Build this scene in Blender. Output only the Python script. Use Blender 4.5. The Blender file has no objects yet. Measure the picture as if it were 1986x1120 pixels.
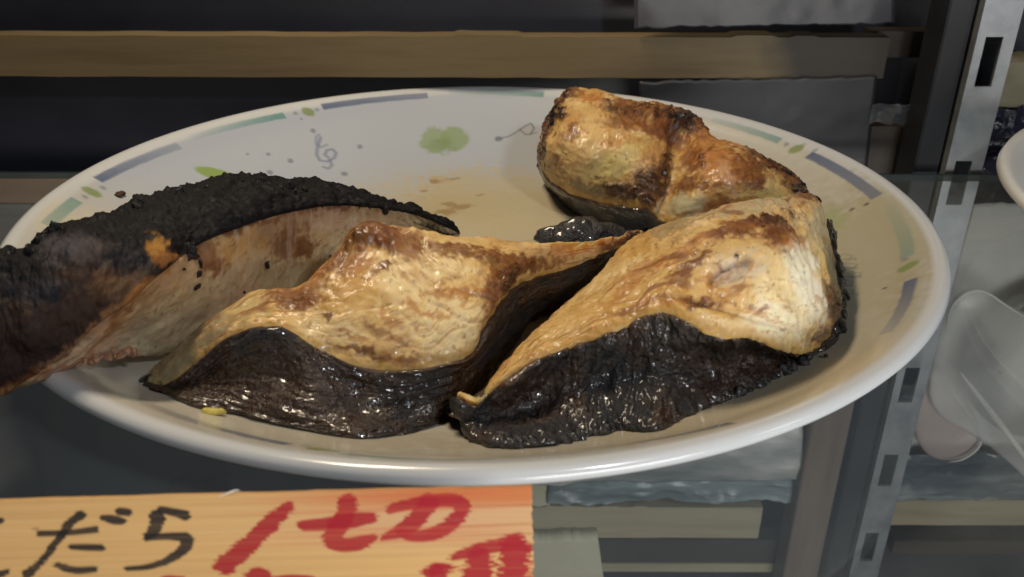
import bpy, bmesh, math, random
import numpy as np
from mathutils import Matrix, Vector

S = bpy.context.scene
random.seed(4)
RNG = np.random.default_rng(7)
R = math.radians

# ------------------------------------------------------------------ camera
F_PX, PITCH, ROLL, DIST = 1716.7, 0.4739, 0.0027, 0.2737      # focal length in photo pixels, tilt, roll, distance
RIM_Z = 0.026
cp, sp = math.cos(PITCH), math.sin(PITCH)
FWD = np.array([0, cp, -sp]); R0 = np.array([1., 0, 0]); U0 = np.cross(R0, FWD)
RIGHT = math.cos(ROLL)*R0 + math.sin(ROLL)*U0
UP = -math.sin(ROLL)*R0 + math.cos(ROLL)*U0
CAM = -FWD*DIST + RIGHT*0.0106 - UP*0.0272 + np.array([0, 0, RIM_Z])
cd = bpy.data.cameras.new('camera'); cam = bpy.data.objects.new('camera', cd)
S.collection.objects.link(cam)
M4 = Matrix(((RIGHT[0], UP[0], -FWD[0], CAM[0]), (RIGHT[1], UP[1], -FWD[1], CAM[1]), (RIGHT[2], UP[2], -FWD[2], CAM[2]), (0, 0, 0, 1)))
cam.matrix_world = M4
cd.sensor_width = 36; cd.lens = F_PX/1986*36; cd.clip_start = .01; cd.clip_end = 20
cd.dof.use_dof = True; cd.dof.focus_distance = 0.245; cd.dof.aperture_fstop = 28
S.camera = cam

# ------------------------------------------------------------------ light
W = bpy.data.worlds.new('World'); S.world = W; W.use_nodes = True
W.node_tree.nodes['Background'].inputs[0].default_value = (.35, .42, .55, 1)
W.node_tree.nodes['Background'].inputs[1].default_value = 0.03
def area(name, loc, target, sx, sy, power, col):
    d = bpy.data.lights.new(name, 'AREA'); d.shape = 'RECTANGLE'; d.size = sx; d.size_y = sy
    d.energy = power; d.color = col
    o = bpy.data.objects.new(name, d); S.collection.objects.link(o)
    o.location = loc; o.rotation_euler = (Vector(target)-Vector(loc)).to_track_quat('-Z', 'Y').to_euler()
    return o
area('case_lamp', (-.09, .03, .37), (.0, -.01, .0), .16, .03, 1.08, (1, .84, .62))
area('street_window_light', (.22, -.44, .36), (.02, .03, 0), .045, .03, .98, (.88, .94, 1))
area('street_side_light', (.50, -.30, .16), (.05, 0, .0), .08, .10, .20, (.97, .96, 1))
area('lower_street_light', (.20, -.42, -.06), (.12, .25, -.22), .25, .18, 1.6, (1, .97, .93))
S.view_settings.view_transform = 'Standard'; S.view_settings.look = 'None'
S.view_settings.exposure = 0; S.view_settings.gamma = 1

# ------------------------------------------------------------------ rays: photo pixel -> point of the place
def ray(px, py):
    d = FWD + RIGHT*((px-993)/F_PX) - UP*((py-560)/F_PX)
    return d
def at_z(px, py, z):
    d = ray(px, py); return CAM + d*((z-CAM[2])/d[2])
def at_y(px, py, y):
    d = ray(px, py); return CAM + d*((y-CAM[1])/d[1])
PR = np.array([0, 60, 80, 98, 112, 121, 126, 129, 130.5])*1e-3
PZ = np.array([6, 6, 7.6, 11.8, 17.2, 21.5, 24.6, 26, 26.4])*1e-3
def plate_z(r): return np.interp(r, PR, PZ)
def at_plate(px, py, off=0.0):
    d = ray(px, py)
    t = np.linspace(.12, .5, 3000)[:, None]; p = CAM + d*t
    g = p[:, 2] - plate_z(np.hypot(p[:, 0], p[:, 1])) - off
    k = np.argmax(g < 0)
    return p[k] if g[k] < 0 else at_z(px, py, off)
def project(P):
    q = P - CAM; z = q@FWD
    return 993 + F_PX*(q@RIGHT)/z, 560 - F_PX*(q@UP)/z

# ------------------------------------------------------------------ numpy noise
def _h(ix, iy, iz, s):
    n = (ix.astype(np.int64)*374761393 + iy.astype(np.int64)*668265263 + iz.astype(np.int64)*2147483647 + s*1274126177) & 0xffffffff
    n = ((n ^ (n >> 13))*1274126177) & 0xffffffff
    n = ((n ^ (n >> 16))*2246822519) & 0xffffffff
    return ((n ^ (n >> 15)) & 0xffffff)/float(0xffffff)
def vn(P, s=0):
    P = np.asarray(P, float); i = np.floor(P).astype(np.int64); f = P-i; f = f*f*f*(f*(f*6-15)+10)
    o = 0
    for a in (0, 1):
        for b in (0, 1):
            for c in (0, 1):
                w = (f[..., 0] if a else 1-f[..., 0])*(f[..., 1] if b else 1-f[..., 1])*(f[..., 2] if c else 1-f[..., 2])
                o = o + w*_h(i[..., 0]+a, i[..., 1]+b, i[..., 2]+c, s)
    return o*2-1
def fbm(P, oct=4, s=0, gain=.5):
    o = 0; a = 1; t = 0
    for k in range(oct):
        o = o + a*vn(P*(2.03**k)+k*17.3, s+k); t += a; a *= gain
    return o/t
def sstep(a, b, x):
    t = np.clip((x-a)/(b-a), 0, 1); return t*t*(3-2*t)

# ------------------------------------------------------------------ mesh + object helpers
def link(o, parent=None):
    S.collection.objects.link(o)
    if parent is not None: o.parent = parent
    return o
def mesh_obj(name, V, Fc, mat, parent=None, smooth=True, col=None, ext=None):
    me = bpy.data.meshes.new(name)
    V = np.asarray(V, float)
    if isinstance(Fc, np.ndarray):
        me.vertices.add(len(V)); me.vertices.foreach_set('co', V.ravel())
        n = len(Fc); me.loops.add(n*4); me.loops.foreach_set('vertex_index', Fc.ravel().astype(np.int32))
        me.polygons.add(n); me.polygons.foreach_set('loop_start', np.arange(0, n*4, 4, dtype=np.int32))
        me.update(calc_edges=True); me.validate()
    else:
        me.from_pydata([tuple(v) for v in V], [], Fc)
    if smooth: me.polygons.foreach_set('use_smooth', [True]*len(me.polygons))
    if col is not None:
        a = me.color_attributes.new('paint', 'FLOAT_COLOR', 'POINT')
        a.data.foreach_set('color', np.c_[np.clip(col, 0, 1), np.ones(len(V))].ravel())
    for k, arr in (ext or {}).items():
        a = me.attributes.new(k, 'FLOAT', 'POINT'); a.data.foreach_set('value', np.asarray(arr, float).ravel())
    me.materials.append(mat)
    return link(bpy.data.objects.new(name, me), parent)
def grid_faces(nu, nv, closeu=False, closev=False):
    iu = np.arange(nu if closeu else nu-1); iv = np.arange(nv if closev else nv-1)
    a, b = np.meshgrid(iu, iv, indexing='ij'); a2 = (a+1) % nu; b2 = (b+1) % nv
    return np.stack([a*nv+b, a2*nv+b, a2*nv+b2, a*nv+b2], -1).reshape(-1, 4)
def tag(o, label, cat, group=None):
    o['label'] = label; o['category'] = cat
    if group: o['group'] = group
    return o
def thing(name, label, cat, loc=(0, 0, 0), group=None):
    o = bpy.data.objects.new(name, None); o.empty_display_size = .01; S.collection.objects.link(o); o.location = loc
    return tag(o, label, cat, group)
def adopt(child, root):
    child.parent = root; child.matrix_parent_inverse = Matrix.Translation(-root.location)
    return child
def bm_obj(name, bm, mat, parent=None, smooth=False):
    me = bpy.data.meshes.new(name); bm.normal_update(); bm.to_mesh(me); bm.free(); me.materials.append(mat)
    if smooth: me.polygons.foreach_set('use_smooth', [True]*len(me.polygons))
    return link(bpy.data.objects.new(name, me), parent)
def box_bm(x0, x1, y0, y1, z0, z1, bev=0.0004):
    bm = bmesh.new()
    bmesh.ops.create_cube(bm, size=1, matrix=Matrix.Translation(((x0+x1)/2, (y0+y1)/2, (z0+z1)/2)) @ Matrix.Diagonal((x1-x0, y1-y0, z1-z0, 1)))
    if bev: bmesh.ops.bevel(bm, geom=bm.edges[:], offset=bev, segments=2, affect='EDGES')
    return bm

# ------------------------------------------------------------------ materials
def mat(name):
    m = bpy.data.materials.new(name); m.use_nodes = True
    nt = m.node_tree; return m, nt, nt.nodes['Principled BSDF']
def noise_node(nt, scale, detail=5, rough=.55, mapscale=None, coord='Object'):
    tc = nt.nodes.new('ShaderNodeTexCoord'); n = nt.nodes.new('ShaderNodeTexNoise')
    n.inputs['Scale'].default_value = scale; n.inputs['Detail'].default_value = detail; n.inputs['Roughness'].default_value = rough
    if mapscale:
        mp = nt.nodes.new('ShaderNodeMapping'); mp.inputs['Scale'].default_value = mapscale
        nt.links.new(tc.outputs[coord], mp.inputs[0]); nt.links.new(mp.outputs[0], n.inputs['Vector'])
    else: nt.links.new(tc.outputs[coord], n.inputs['Vector'])
    return n
def ramp(nt, src, stops):
    r = nt.nodes.new('ShaderNodeValToRGB'); e = r.color_ramp.elements
    while len(e) < len(stops): e.new(.5)
    for el, (p, c) in zip(e, stops): el.position = p; el.color = (*c, 1) if len(c) == 3 else c
    nt.links.new(src, r.inputs[0]); return r
def bump(nt, src, b, strength, dist, prev=None):
    n = nt.nodes.new('ShaderNodeBump'); n.inputs['Strength'].default_value = strength; n.inputs['Distance'].default_value = dist
    nt.links.new(src, n.inputs['Height'])
    if prev: nt.links.new(prev.outputs[0], n.inputs['Normal'])
    if b: nt.links.new(n.outputs[0], b.inputs['Normal'])
    return n
def simple(name, stops, scale, rough=.6, mapscale=None, bs=.3, bd=.0005, metal=0, coat=0, spec=.5):
    m, nt, b = mat(name); n = noise_node(nt, scale, 6, .6, mapscale)
    r = ramp(nt, n.outputs[0], stops); nt.links.new(r.outputs[0], b.inputs['Base Color'])
    b.inputs['Roughness'].default_value = rough; b.inputs['Metallic'].default_value = metal
    b.inputs['Coat Weight'].default_value = coat; b.inputs['Specular IOR Level'].default_value = spec
    bump(nt, n.outputs[0], b, bs, bd); return m
def paint_mat(name, rough=.3, sss=0, sssr=(.01, .004, .002), coat=0, coatr=.1, bumps=(), spec=.5, rough_attr=False):
    m, nt, b = mat(name)
    a = nt.nodes.new('ShaderNodeAttribute'); a.attribute_name = 'paint'
    nt.links.new(a.outputs['Color'], b.inputs['Base Color'])
    b.inputs['Roughness'].default_value = rough; b.inputs['Specular IOR Level'].default_value = spec
    if sss:
        b.inputs['Subsurface Weight'].default_value = sss; b.inputs['Subsurface Radius'].default_value = sssr
        b.inputs['Subsurface Scale'].default_value = 1
    b.inputs['Coat Weight'].default_value = coat; b.inputs['Coat Roughness'].default_value = coatr
    prev = None
    for i, (sc, st, ds, ms) in enumerate(bumps):
        n = noise_node(nt, sc, 4, .6, ms)
        prev = bump(nt, n.outputs[0], b if i == len(bumps)-1 else None, st, ds, prev)
    if rough_attr:
        ra = nt.nodes.new('ShaderNodeAttribute'); ra.attribute_name = 'rough'
        nt.links.new(ra.outputs['Fac'], b.inputs['Roughness'])
    return m
M_FLESH = paint_mat('cooked_flesh', sss=.55, sssr=(.006, .0028, .0012), coat=.18, coatr=.13, rough_attr=True, spec=.45,
                    bumps=((420, .10, .0004, None), (1500, .6, .00022, None)))
M_SKIN = paint_mat('black_fish_skin', coat=.6, coatr=.06, rough_attr=True, spec=.55,
                   bumps=((450, .45, .0008, None), (900, 1, .0006, None), (2400, .5, .0002, None)))
M_CHAR = paint_mat('burnt_crust', rough_attr=True, spec=.22,
                   bumps=((500, .6, .0008, None), (2400, .6, .0003, None)))
M_PLATE = paint_mat('printed_melamine', rough=.2, coat=.15, coatr=.08, bumps=((60, .03, .0005, None),))
M_SIGN = paint_mat('planed_wood_with_ink', rough=.7, spec=.2, bumps=((300, .25, .00015, (.05, 1, 1)),))

# glass of the shelf: thin sheet that passes light straight and reflects by angle
def glass_mat(name, tint, rough, mirror=1.0):
    m, nt, b = mat(name); nt.nodes.remove(b); out = nt.nodes['Material Output']
    t = nt.nodes.new('ShaderNodeBsdfTransparent'); t.inputs[0].default_value = (*tint, 1)
    g = nt.nodes.new('ShaderNodeBsdfGlossy'); g.inputs['Roughness'].default_value = rough
    f = nt.nodes.new('ShaderNodeFresnel'); ge = nt.nodes.new('ShaderNodeNewGeometry'); mr = nt.nodes.new('ShaderNodeMapRange')
    mr.inputs['To Min'].default_value = 1.5; mr.inputs['To Max'].default_value = 1/1.5
    nt.links.new(ge.outputs['Backfacing'], mr.inputs['Value']); nt.links.new(mr.outputs[0], f.inputs[0])
    mx = nt.nodes.new('ShaderNodeMixShader')
    nt.links.new(f.outputs[0], mx.inputs[0]); nt.links.new(t.outputs[0], mx.inputs[1]); nt.links.new(g.outputs[0], mx.inputs[2])
    df = nt.nodes.new('ShaderNodeBsdfDiffuse'); df.inputs[0].default_value = (.55, .58, .60, 1); m2 = nt.nodes.new('ShaderNodeMixShader')
    dn = noise_node(nt, 9, 5, .6); dr = ramp(nt, dn.outputs[0], [(.35, (.025,)*3), (.7, (.085,)*3)])
    nt.links.new(dr.outputs[0], m2.inputs[0]); nt.links.new(mx.outputs[0], m2.inputs[1]); nt.links.new(df.outputs[0], m2.inputs[2])
    nt.links.new(m2.outputs[0], out.inputs[0])
    return m
M_GLASS = glass_mat('shelf_glass', (.93, .955, .95), .03)
M_GLASSEDGE = simple('glass_edge', [(0, (.01, .02, .022)), (1, (.03, .05, .05))], 40, .2)
M_BOARD = simple('pale_board', [(.3, (.135, .093, .042)), (.55, (.185, .135, .066)), (.75, (.16, .105, .05))], 9, .6, (1, 6, 14), .3, .0006)
M_BOARDL = simple('olive_board', [(.3, (.24, .21, .13)), (.55, (.32, .28, .18)), (.75, (.27, .22, .13))], 9, .6, (1, 6, 14), .2, .0006)
M_BOARD2 = simple('brown_board', [(.3, (.026, .019, .014)), (.7, (.042, .032, .024))], 12, .6, (2, 8, 12), .4, .0006)
M_DARK = simple('dark_back_panel', [(.3, (.010, .011, .017)), (.7, (.035, .038, .05))], 5, .35, (1, 1, 2), .1, .0005)
M_GREY = simple('grey_sheet', [(.3, (.020, .019, .022)), (.7, (.032, .031, .034))], 16, .45, None, .3, .001)
M_STEEL = simple('zinc_steel', [(.3, (.30, .32, .35)), (.5, (.45, .47, .49)), (.7, (.56, .57, .58))], 60, .38, None, .25, .0003, metal=.75)
M_PAPER = simple('pale_paper', [(.3, (.42, .42, .40)), (.7, (.56, .55, .52))], 12, .7, None, .3, .001)
M_BLACKPOT = simple('dark_bowl', [(.3, (.02, .024, .03)), (.7, (.05, .055, .06))], 12, .3)
M_WHITEPLATE = simple('white_melamine', [(.3, (.66, .66, .63)), (.7, (.72, .71, .68))], 20, .25, None, .02, .0003)

# ================================================================== setting
Y_BACK = float(at_z(1850, 340, 0)[1])
Y_W = Y_BACK + .030
def wall_rect(x0, y0, x1, y1, Y):
    a = at_y(x0, y0, Y); b = at_y(x1, y1, Y)
    return min(a[0], b[0]), max(a[0], b[0]), min(a[2], b[2]), max(a[2], b[2])
def dark_end(m, xa, xb):  # blends the board colour darker towards its right end
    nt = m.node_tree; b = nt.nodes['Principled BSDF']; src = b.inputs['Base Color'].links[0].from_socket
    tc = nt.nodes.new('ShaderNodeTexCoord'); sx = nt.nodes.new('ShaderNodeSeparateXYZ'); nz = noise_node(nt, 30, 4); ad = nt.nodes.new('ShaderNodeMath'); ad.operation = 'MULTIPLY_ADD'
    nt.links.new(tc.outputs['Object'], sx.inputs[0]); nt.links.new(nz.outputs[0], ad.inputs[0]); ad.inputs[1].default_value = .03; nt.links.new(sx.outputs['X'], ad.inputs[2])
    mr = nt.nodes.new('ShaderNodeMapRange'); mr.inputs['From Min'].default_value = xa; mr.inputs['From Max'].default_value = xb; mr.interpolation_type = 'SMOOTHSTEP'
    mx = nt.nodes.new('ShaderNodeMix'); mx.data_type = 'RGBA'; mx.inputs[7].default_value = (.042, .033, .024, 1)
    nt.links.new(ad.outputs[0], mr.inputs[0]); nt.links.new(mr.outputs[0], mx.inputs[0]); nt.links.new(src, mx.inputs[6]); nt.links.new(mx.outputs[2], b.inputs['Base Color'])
M_BOARDT = M_BOARD.copy(); dark_end(M_BOARDT, float(at_y(1480, 100, Y_W)[0])+.015, float(at_y(1560, 100, Y_W)[0])+.015)
back = bm_obj('back_wall', box_bm(-.75, .75, Y_W+.03, Y_W+.04, -.6, .5, 0), M_DARK); back['kind'] = 'structure'
def board(px0, py0, px1, py1, m, Y=Y_W, th=.010, label=None, seed=1, name='board'):
    x0, x1, z0, z1 = wall_rect(px0, py0, px1, py1, Y)
    nx = max(8, int((x1-x0)/.0025)); xs = np.linspace(x0, x1, nx)
    e = lambda s, a: .5*a*fbm(np.stack([xs*60+seed*9, xs*0+s, xs*0], -1), 4, seed)
    zt = z1+e(1, .0006)+.0007*(fbm(np.stack([xs*25+seed*5, xs*0+.3, xs*0], -1), 3, seed) > .35); zb = z0+e(5, .0006)
    V = []
    for y in (Y, Y+th):
        V += list(np.stack([xs, xs*0+y, zb], -1)) + list(np.stack([xs, xs*0+y, zt], -1))
    Fc = []
    for i in range(nx-1):
        a, b, c, d = i, i+nx, i+2*nx, i+3*nx
        Fc += [(a, a+1, b+1, b), (c+1, c, d, d+1), (b, b+1, d+1, d), (a+1, a, c, c+1)]
    Fc += [(0, nx, 3*nx, 2*nx), (nx-1, 3*nx-1, 4*nx-1, 2*nx-1)]
    o = mesh_obj(name, V, Fc, m, back, smooth=False)
    if label: o['label'] = label
    return o
board(-1100, 66, 1712, 153, M_BOARDT, label='long wooden board across the top, its right end darker')
board(1690, 61, 1835, 112, M_BOARD2, Y=Y_W+.0105, label='dark brown block at the end of the top board')
board(-1100, 347, 420, 395, M_BOARD2 if False else simple('tan_board', [(.3, (.22, .12, .06)), (.7, (.32, .18, .09))], 9, .6, (1, 6, 14), .3, .0006), label='tan board low at the left', seed=4)
board(1660, 246, 1826, 520, M_BOARD2, label='dark brown block beside the steel upright', seed=5)
board(1000, 984, 1470, 1044, M_BOARDL, label='pale board seen through the glass shelf', seed=6)
board(1735, 970, 2200, 1020, M_BOARDL, label='pale board seen through the glass right of the upright', seed=7)
board(1090, 1046, 1535, 1092, M_BOARD2, seed=8); board(1150, 1094, 1540, 1110, M_BOARDL, Y=Y_W-.001, seed=9)
board(1735, 1050, 2200, 1075, M_BOARD2, seed=10)

# sheets that hang on the wall: slightly wavy, with real thickness
def sheet(name, pts, Y, m, label, cat, wav=.002, th=.0006, n=60, seed=1, fr=30, group=None):
    """pts: four photo corners (tl, tr, br, bl) on the plane y=Y"""
    c = [at_y(px, py, Y) for px, py in pts]
    u, v = np.meshgrid(np.linspace(0, 1, n), np.linspace(0, 1, n), indexing='ij')
    P = ((1-u)*(1-v))[..., None]*c[0] + (u*(1-v))[..., None]*c[1] + (u*v)[..., None]*c[2] + ((1-u)*v)[..., None]*c[3]
    P = P.reshape(-1, 3)
    edge = (np.minimum(v, 1-v) < .02).reshape(-1)
    P[:, 2] += edge*fbm(P*[300, 0, 0], 3, seed)*.0008
    q = fbm(P*fr, 4, seed); q = np.abs(q)*2-.5
    P[:, 1] += q*wav
    Q = P.copy(); Q[:, 1] += th
    f = grid_faces(n, n); f2 = f[:, ::-1]+len(P)
    rim = [i for i in range(n)] ; 
    idx = np.arange(n*n).reshape(n, n); loop = list(idx[0, :])+list(idx[1:, -1])+list(idx[-1, -2::-1])+list(idx[-2:0:-1, 0])
    sd = np.array([(loop[k], loop[(k+1) % len(loop)], loop[(k+1) % len(loop)]+n*n, loop[k]+n*n) for k in range(len(loop))])
    o = mesh_obj(name, np.r_[P, Q], np.r_[f, f2, sd], m)
    return tag(o, label, cat, group)
def film_mat(name, col, alpha, rough=.25):
    m, nt, b = mat(name); n = noise_node(nt, 14, 2, .4)
    b.inputs['Base Color'].default_value = (*col, 1); b.inputs['Roughness'].default_value = rough
    r = ramp(nt, n.outputs[0], [(.35, (alpha*.6,)*3), (.65, (min(1, alpha*1.4),)*3)])
    nt.links.new(r.outputs[0], b.inputs['Alpha']); bump(nt, n.outputs[0], b, .3, .002)
    return m
M_FILM = film_mat('clear_film', (.45, .47, .50), .07, .15)
M_FILM2 = film_mat('milky_film', (.72, .71, .69), .55, .3)
sheet('wall_sheet', [(1240, 158), (1702, 149), (1660, 520), (1240, 520)], Y_W-.002, M_GREY, 'dull grey sheet with a torn top edge behind the plate, under the top board', 'sheet', .0003, seed=2)
sheet('plastic_sheet', [(1230, -160), (1736, -160), (1736, 46), (1230, 56)], Y_W-.003, simple('cloudy_plastic', [(.3, (.022, .021, .026)), (.7, (.055, .053, .062))], 12, .35, None, .3, .002), 'cloudy grey plastic sheet hanging above the top board', 'plastic sheet', .0007, seed=3, fr=22)
sheet('plastic_strip', [(1694, 203), (1845, 200), (1835, 240), (1688, 240)], Y_W-.006, M_FILM, 'clear crinkled plastic strip across the dark gap left of the steel upright', 'plastic strip', .003, seed=4, fr=60)
sheet('carton', [(1935, 124), (2090, 120), (2080, 207), (1925, 209)], Y_W-.004, simple('carton_paper', [(.3, (.22, .20, .12)), (.6, (.34, .30, .19)), (.8, (.30, .17, .10))], 30, .6), 'yellowish carton at the right edge behind the steel upright', 'carton', .001, th=.02, seed=5)
sheet('dark_bag', [(1915, 211), (2090, 208), (2080, 334), (1895, 336)], Y_W-.008, simple('dark_film', [(.3, (.018, .016, .028)), (.62, (.03, .03, .05)), (.8, (.16, .17, .2))], 60, .22, None, 1, .003), 'crinkled dark plastic bag under the yellowish carton', 'bag', .006, seed=6, fr=50)

# glass shelf
x0, x1 = -.60, .60
Y_FR = -.215
sh = tag(bm_obj('glass_shelf', box_bm(x0, x1, Y_FR, Y_BACK, -.003, 0, 0), M_GLASS), 'long clear glass shelf that carries the plate of fish', 'glass shelf')
ed = bm_obj('shelf_edge', box_bm(x0, x1, Y_BACK+.0002, Y_BACK+.0014, -.003, .0002, .0003), M_GLASSEDGE, sh)

# slotted steel upright right behind the shelf
def upright():
    Y = Y_BACK+.004
    xc = at_y(1909, 170, Y)[0]; w = abs(at_y(1909+37, 170, Y)[0]-at_y(1909-37, 170, Y)[0])/2
    t = thing('slotted_upright', 'zinc steel shelf upright with a column of rectangular slots', 'shelf upright', (xc, Y, -.42))
    pitch = None
    zs = [(at_y(1918, 73, Y)[2]+at_y(1918, 168, Y)[2])/2]
    z_c = zs[0]; h = (at_y(1915, 73, Y)[2]-at_y(1915, 168, Y)[2])
    z2 = at_y(1765, 713, Y)[2]; z3 = at_y(1765, 782, Y)[2]; zlow = (z2+z3)/2
    step = (z_c-zlow)/3.0
    h = (h+(z2-z3))/2
    sw = w*.45; off = -w*.10
    bm = bmesh.new(); ztop = z_c+step*3+.01; zbot = z_c-step*9
    xs = [-w, off-sw, off+sw, w]
    zz = [zbot]
    c = z_c-step*8
    while c < ztop-.01: zz += [c-h/2, c+h/2]; c += step
    zz.append(ztop)
    gr = [[bm.verts.new((xc+x, Y, z)) for x in xs] for z in zz]
    for i in range(len(zz)-1):
        for j in range(3):
            if j == 1 and i % 2 == 1: continue
            bm.faces.new((gr[i][j], gr[i][j+1], gr[i+1][j+1], gr[i+1][j]))
    r = bmesh.ops.extrude_face_region(bm, geom=bm.faces[:])
    bmesh.ops.translate(bm, verts=[v for v in r['geom'] if isinstance(v, bmesh.types.BMVert)], vec=(0, .0018, 0))
    bmesh.ops.recalc_face_normals(bm, faces=bm.faces[:])
    adopt(bm_obj('face_plate', bm, M_STEEL), t)
    for s in (-1, 1):
        xa = xc+s*w
        adopt(bm_obj('flange', box_bm(min(xa, xa-s*.0015), max(xa, xa-s*.0015), Y+.002, Y+.02, zbot, ztop, .0003), M_STEEL), t)
    adopt(bm_obj('back_strip', box_bm(xc-w*.8, xc+w*.8, Y+.021, Y+.022, zbot, ztop, 0), M_DARK), t)
    # dark post next to it
    return xc, w, Y
UX, UW, UY = upright()
post = bm_obj('dark_post', box_bm(UX-UW-.0115, UX-UW-.0012, UY+.004, UY+.022, -.5, .4, .0005), simple('dark_post_paint', [(.3, (.010, .011, .014)), (.7, (.024, .025, .03))], 30, .4))
tag(post, 'dark painted post against the left side of the slotted upright', 'post')
px_ = at_y(1600, 900, UY+.006)[0]
bp = bm_obj('brown_post', box_bm(px_-.0095, px_+.0095, UY+.008, UY+.024, -.5, float(at_y(1700, 420, UY)[2]), .0005), simple('brown_post_wood', [(.3, (.09, .065, .05)), (.7, (.16, .12, .095))], 12, .5, (8, 8, 1)))
tag(bp, 'brown wooden post seen through the glass left of the slotted upright', 'post')

# ================================================================== plate
def lathe(profile, nth):
    th = np.linspace(0, 2*np.pi, nth, endpoint=False)
    r = profile[:, 0]; z = profile[:, 1]
    V = np.stack([np.outer(np.cos(th), r), np.outer(np.sin(th), r), np.outer(np.ones(nth), z)], -1)
    return V
def resample(P, n):
    P = np.asarray(P, float); k = np.arange(len(P)); t = np.r_[0, np.cumsum(np.linalg.norm(np.diff(P, axis=0), axis=1))]
    s = np.linspace(0, t[-1], n); return np.stack([np.interp(s, t, P[:, i]) for i in range(P.shape[1])], -1)
def smooth_poly(P, it=3):
    P = np.asarray(P, float)
    for _ in range(it):
        q = [P[0]]
        for a, b in zip(P[:-1], P[1:]): q += [a*.75+b*.25, a*.25+b*.75]
        q.append(P[-1]); P = np.array(q)
    return P
inner = [(0.5, 6), (60, 6), (80, 7.6), (98, 11.8), (112, 17.2), (121, 21.5), (126, 25.0), (128.9, 26.6)]
lip = [(130.4, 27.4), (131.9, 28.0), (133.2, 27.6), (134.1, 26.4), (134.0, 25.2), (132.4, 23.8), (127, 19.8), (118, 14.5), (100, 7), (82, 2.6), (68, 1.8), (66, 0), (62, 0), (60, 2), (0.5, 2.6)]
pin = smooth_poly(inner, 2); pl = smooth_poly(inner[-1:]+lip, 2)
prof = np.r_[resample(pin, 250), resample(pl, 90)[1:]]*1e-3
NT = 1500
V = lathe(prof, NT); npf = len(prof); V = V.reshape(-1, 3)
col = np.tile([.42, .45, .50], (len(V), 1))  # bluish base: cool light of the far left put into the colour
is_in = np.tile(np.arange(npf) < 250, NT)
def lerp(col, c, w): return col*(1-w[:, None])+np.asarray(c)*w[:, None]
rr = np.hypot(V[:, 0], V[:, 1])*1000; aa = np.degrees(np.arctan2(V[:, 1], V[:, 0])) % 360
wn = fbm(V*400, 3, 5)
BLUE = (.075, .105, .20); TEAL = (.10, .25, .235); GRN = (.19, .25, .06); GREY = (.15, .17, .19)
def pol(px, py):
    p = at_plate(px, py); return math.hypot(p[0], p[1])*1000, math.degrees(math.atan2(p[1], p[0])) % 360
def arc(p0, p1, width, c, f0, f1, alpha=.9):
    """band of print from photo point p0 to p1 (counter-clockwise), opacity f0 at p0 to f1 at p1"""
    global col
    r0, a0 = pol(*p0); r1, a1 = pol(*p1)
    if (a1-a0) % 360 > 180: r0, a0, r1, a1, f0, f1 = r1, a1, r0, a0, f1, f0
    span = (a1-a0) % 360; t = ((aa-a0+30) % 360-30)/span
    rc = r0+(r1-r0)*np.clip(t, 0, 1)
    dl = np.maximum(-t, t-1)*span*np.pi/180*120
    d = np.maximum(np.abs(rr-rc)-width*.33, dl)
    w = sstep(.3, -.3, d+wn*.2)*np.clip(f0+(f1-f0)*np.clip(t, 0, 1), 0, 1)*alpha*(.97+.06*wn)*is_in
    col = lerp(col, c, w)
def blob(px, py, rx, ry, c, alpha, ang=0, rough=.3, soft=.3, P=None):
    """print / stain / painted shade ellipse; radii in mm on the plate"""
    global col
    p = at_plate(px, py); d = (V[:, :2]-p[:2])*1000
    ca, sa = math.cos(R(ang)), math.sin(R(ang)); u = d[:, 0]*ca+d[:, 1]*sa; v = -d[:, 0]*sa+d[:, 1]*ca
    q = np.hypot(u/rx, v/ry)
    w = sstep(1+soft, 1-soft, q+rough*wn)*alpha*is_in
    col = lerp(col, c, w)
def stroke(pts, width, c, alpha):
    global col
    P = np.array([at_plate(*p)[:2] for p in pts])*1000
    lo = P.min(0)-3; hi = P.max(0)+3; X = V[:, :2]*1000
    idx = np.where((X > lo).all(1) & (X < hi).all(1) & is_in)[0]
    if not len(idx): return
    x = X[idx]; d = np.full(len(idx), 1e9)
    for a, b in zip(P[:-1], P[1:]):
        ab = b-a; t = np.clip(((x-a)@ab)/(ab@ab+1e-9), 0, 1); d = np.minimum(d, np.linalg.norm(x-a-t[:, None]*ab, axis=1))
    w = sstep(width/2+.3, width/2-.3, d)*alpha
    col[idx] = col[idx]*(1-w[:, None])+np.array(c)*w[:, None]
# warm light painted in as a film colour: everywhere but the far left, up to the rim
bare = sstep(-25, 45, V[:, 1]*1000+8*wn)*sstep(75, 5, V[:, 0]*1000+8*wn)  # area that keeps the cool light tinted into the base colour
ring = sstep(128.6, 126, rr)
col = lerp(col, (.53, .495, .41), (1-bare)*ring*is_in*.85*(1+.12*wn))
col = lerp(col, (.60, .60, .59), (1-ring)*.8)
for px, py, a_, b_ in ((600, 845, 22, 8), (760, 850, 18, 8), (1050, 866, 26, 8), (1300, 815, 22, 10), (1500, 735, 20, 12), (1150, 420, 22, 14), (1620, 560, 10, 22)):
    blob(px, py, a_, b_, (.34, .26, .14), .35, 0, .7, .7)
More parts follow.
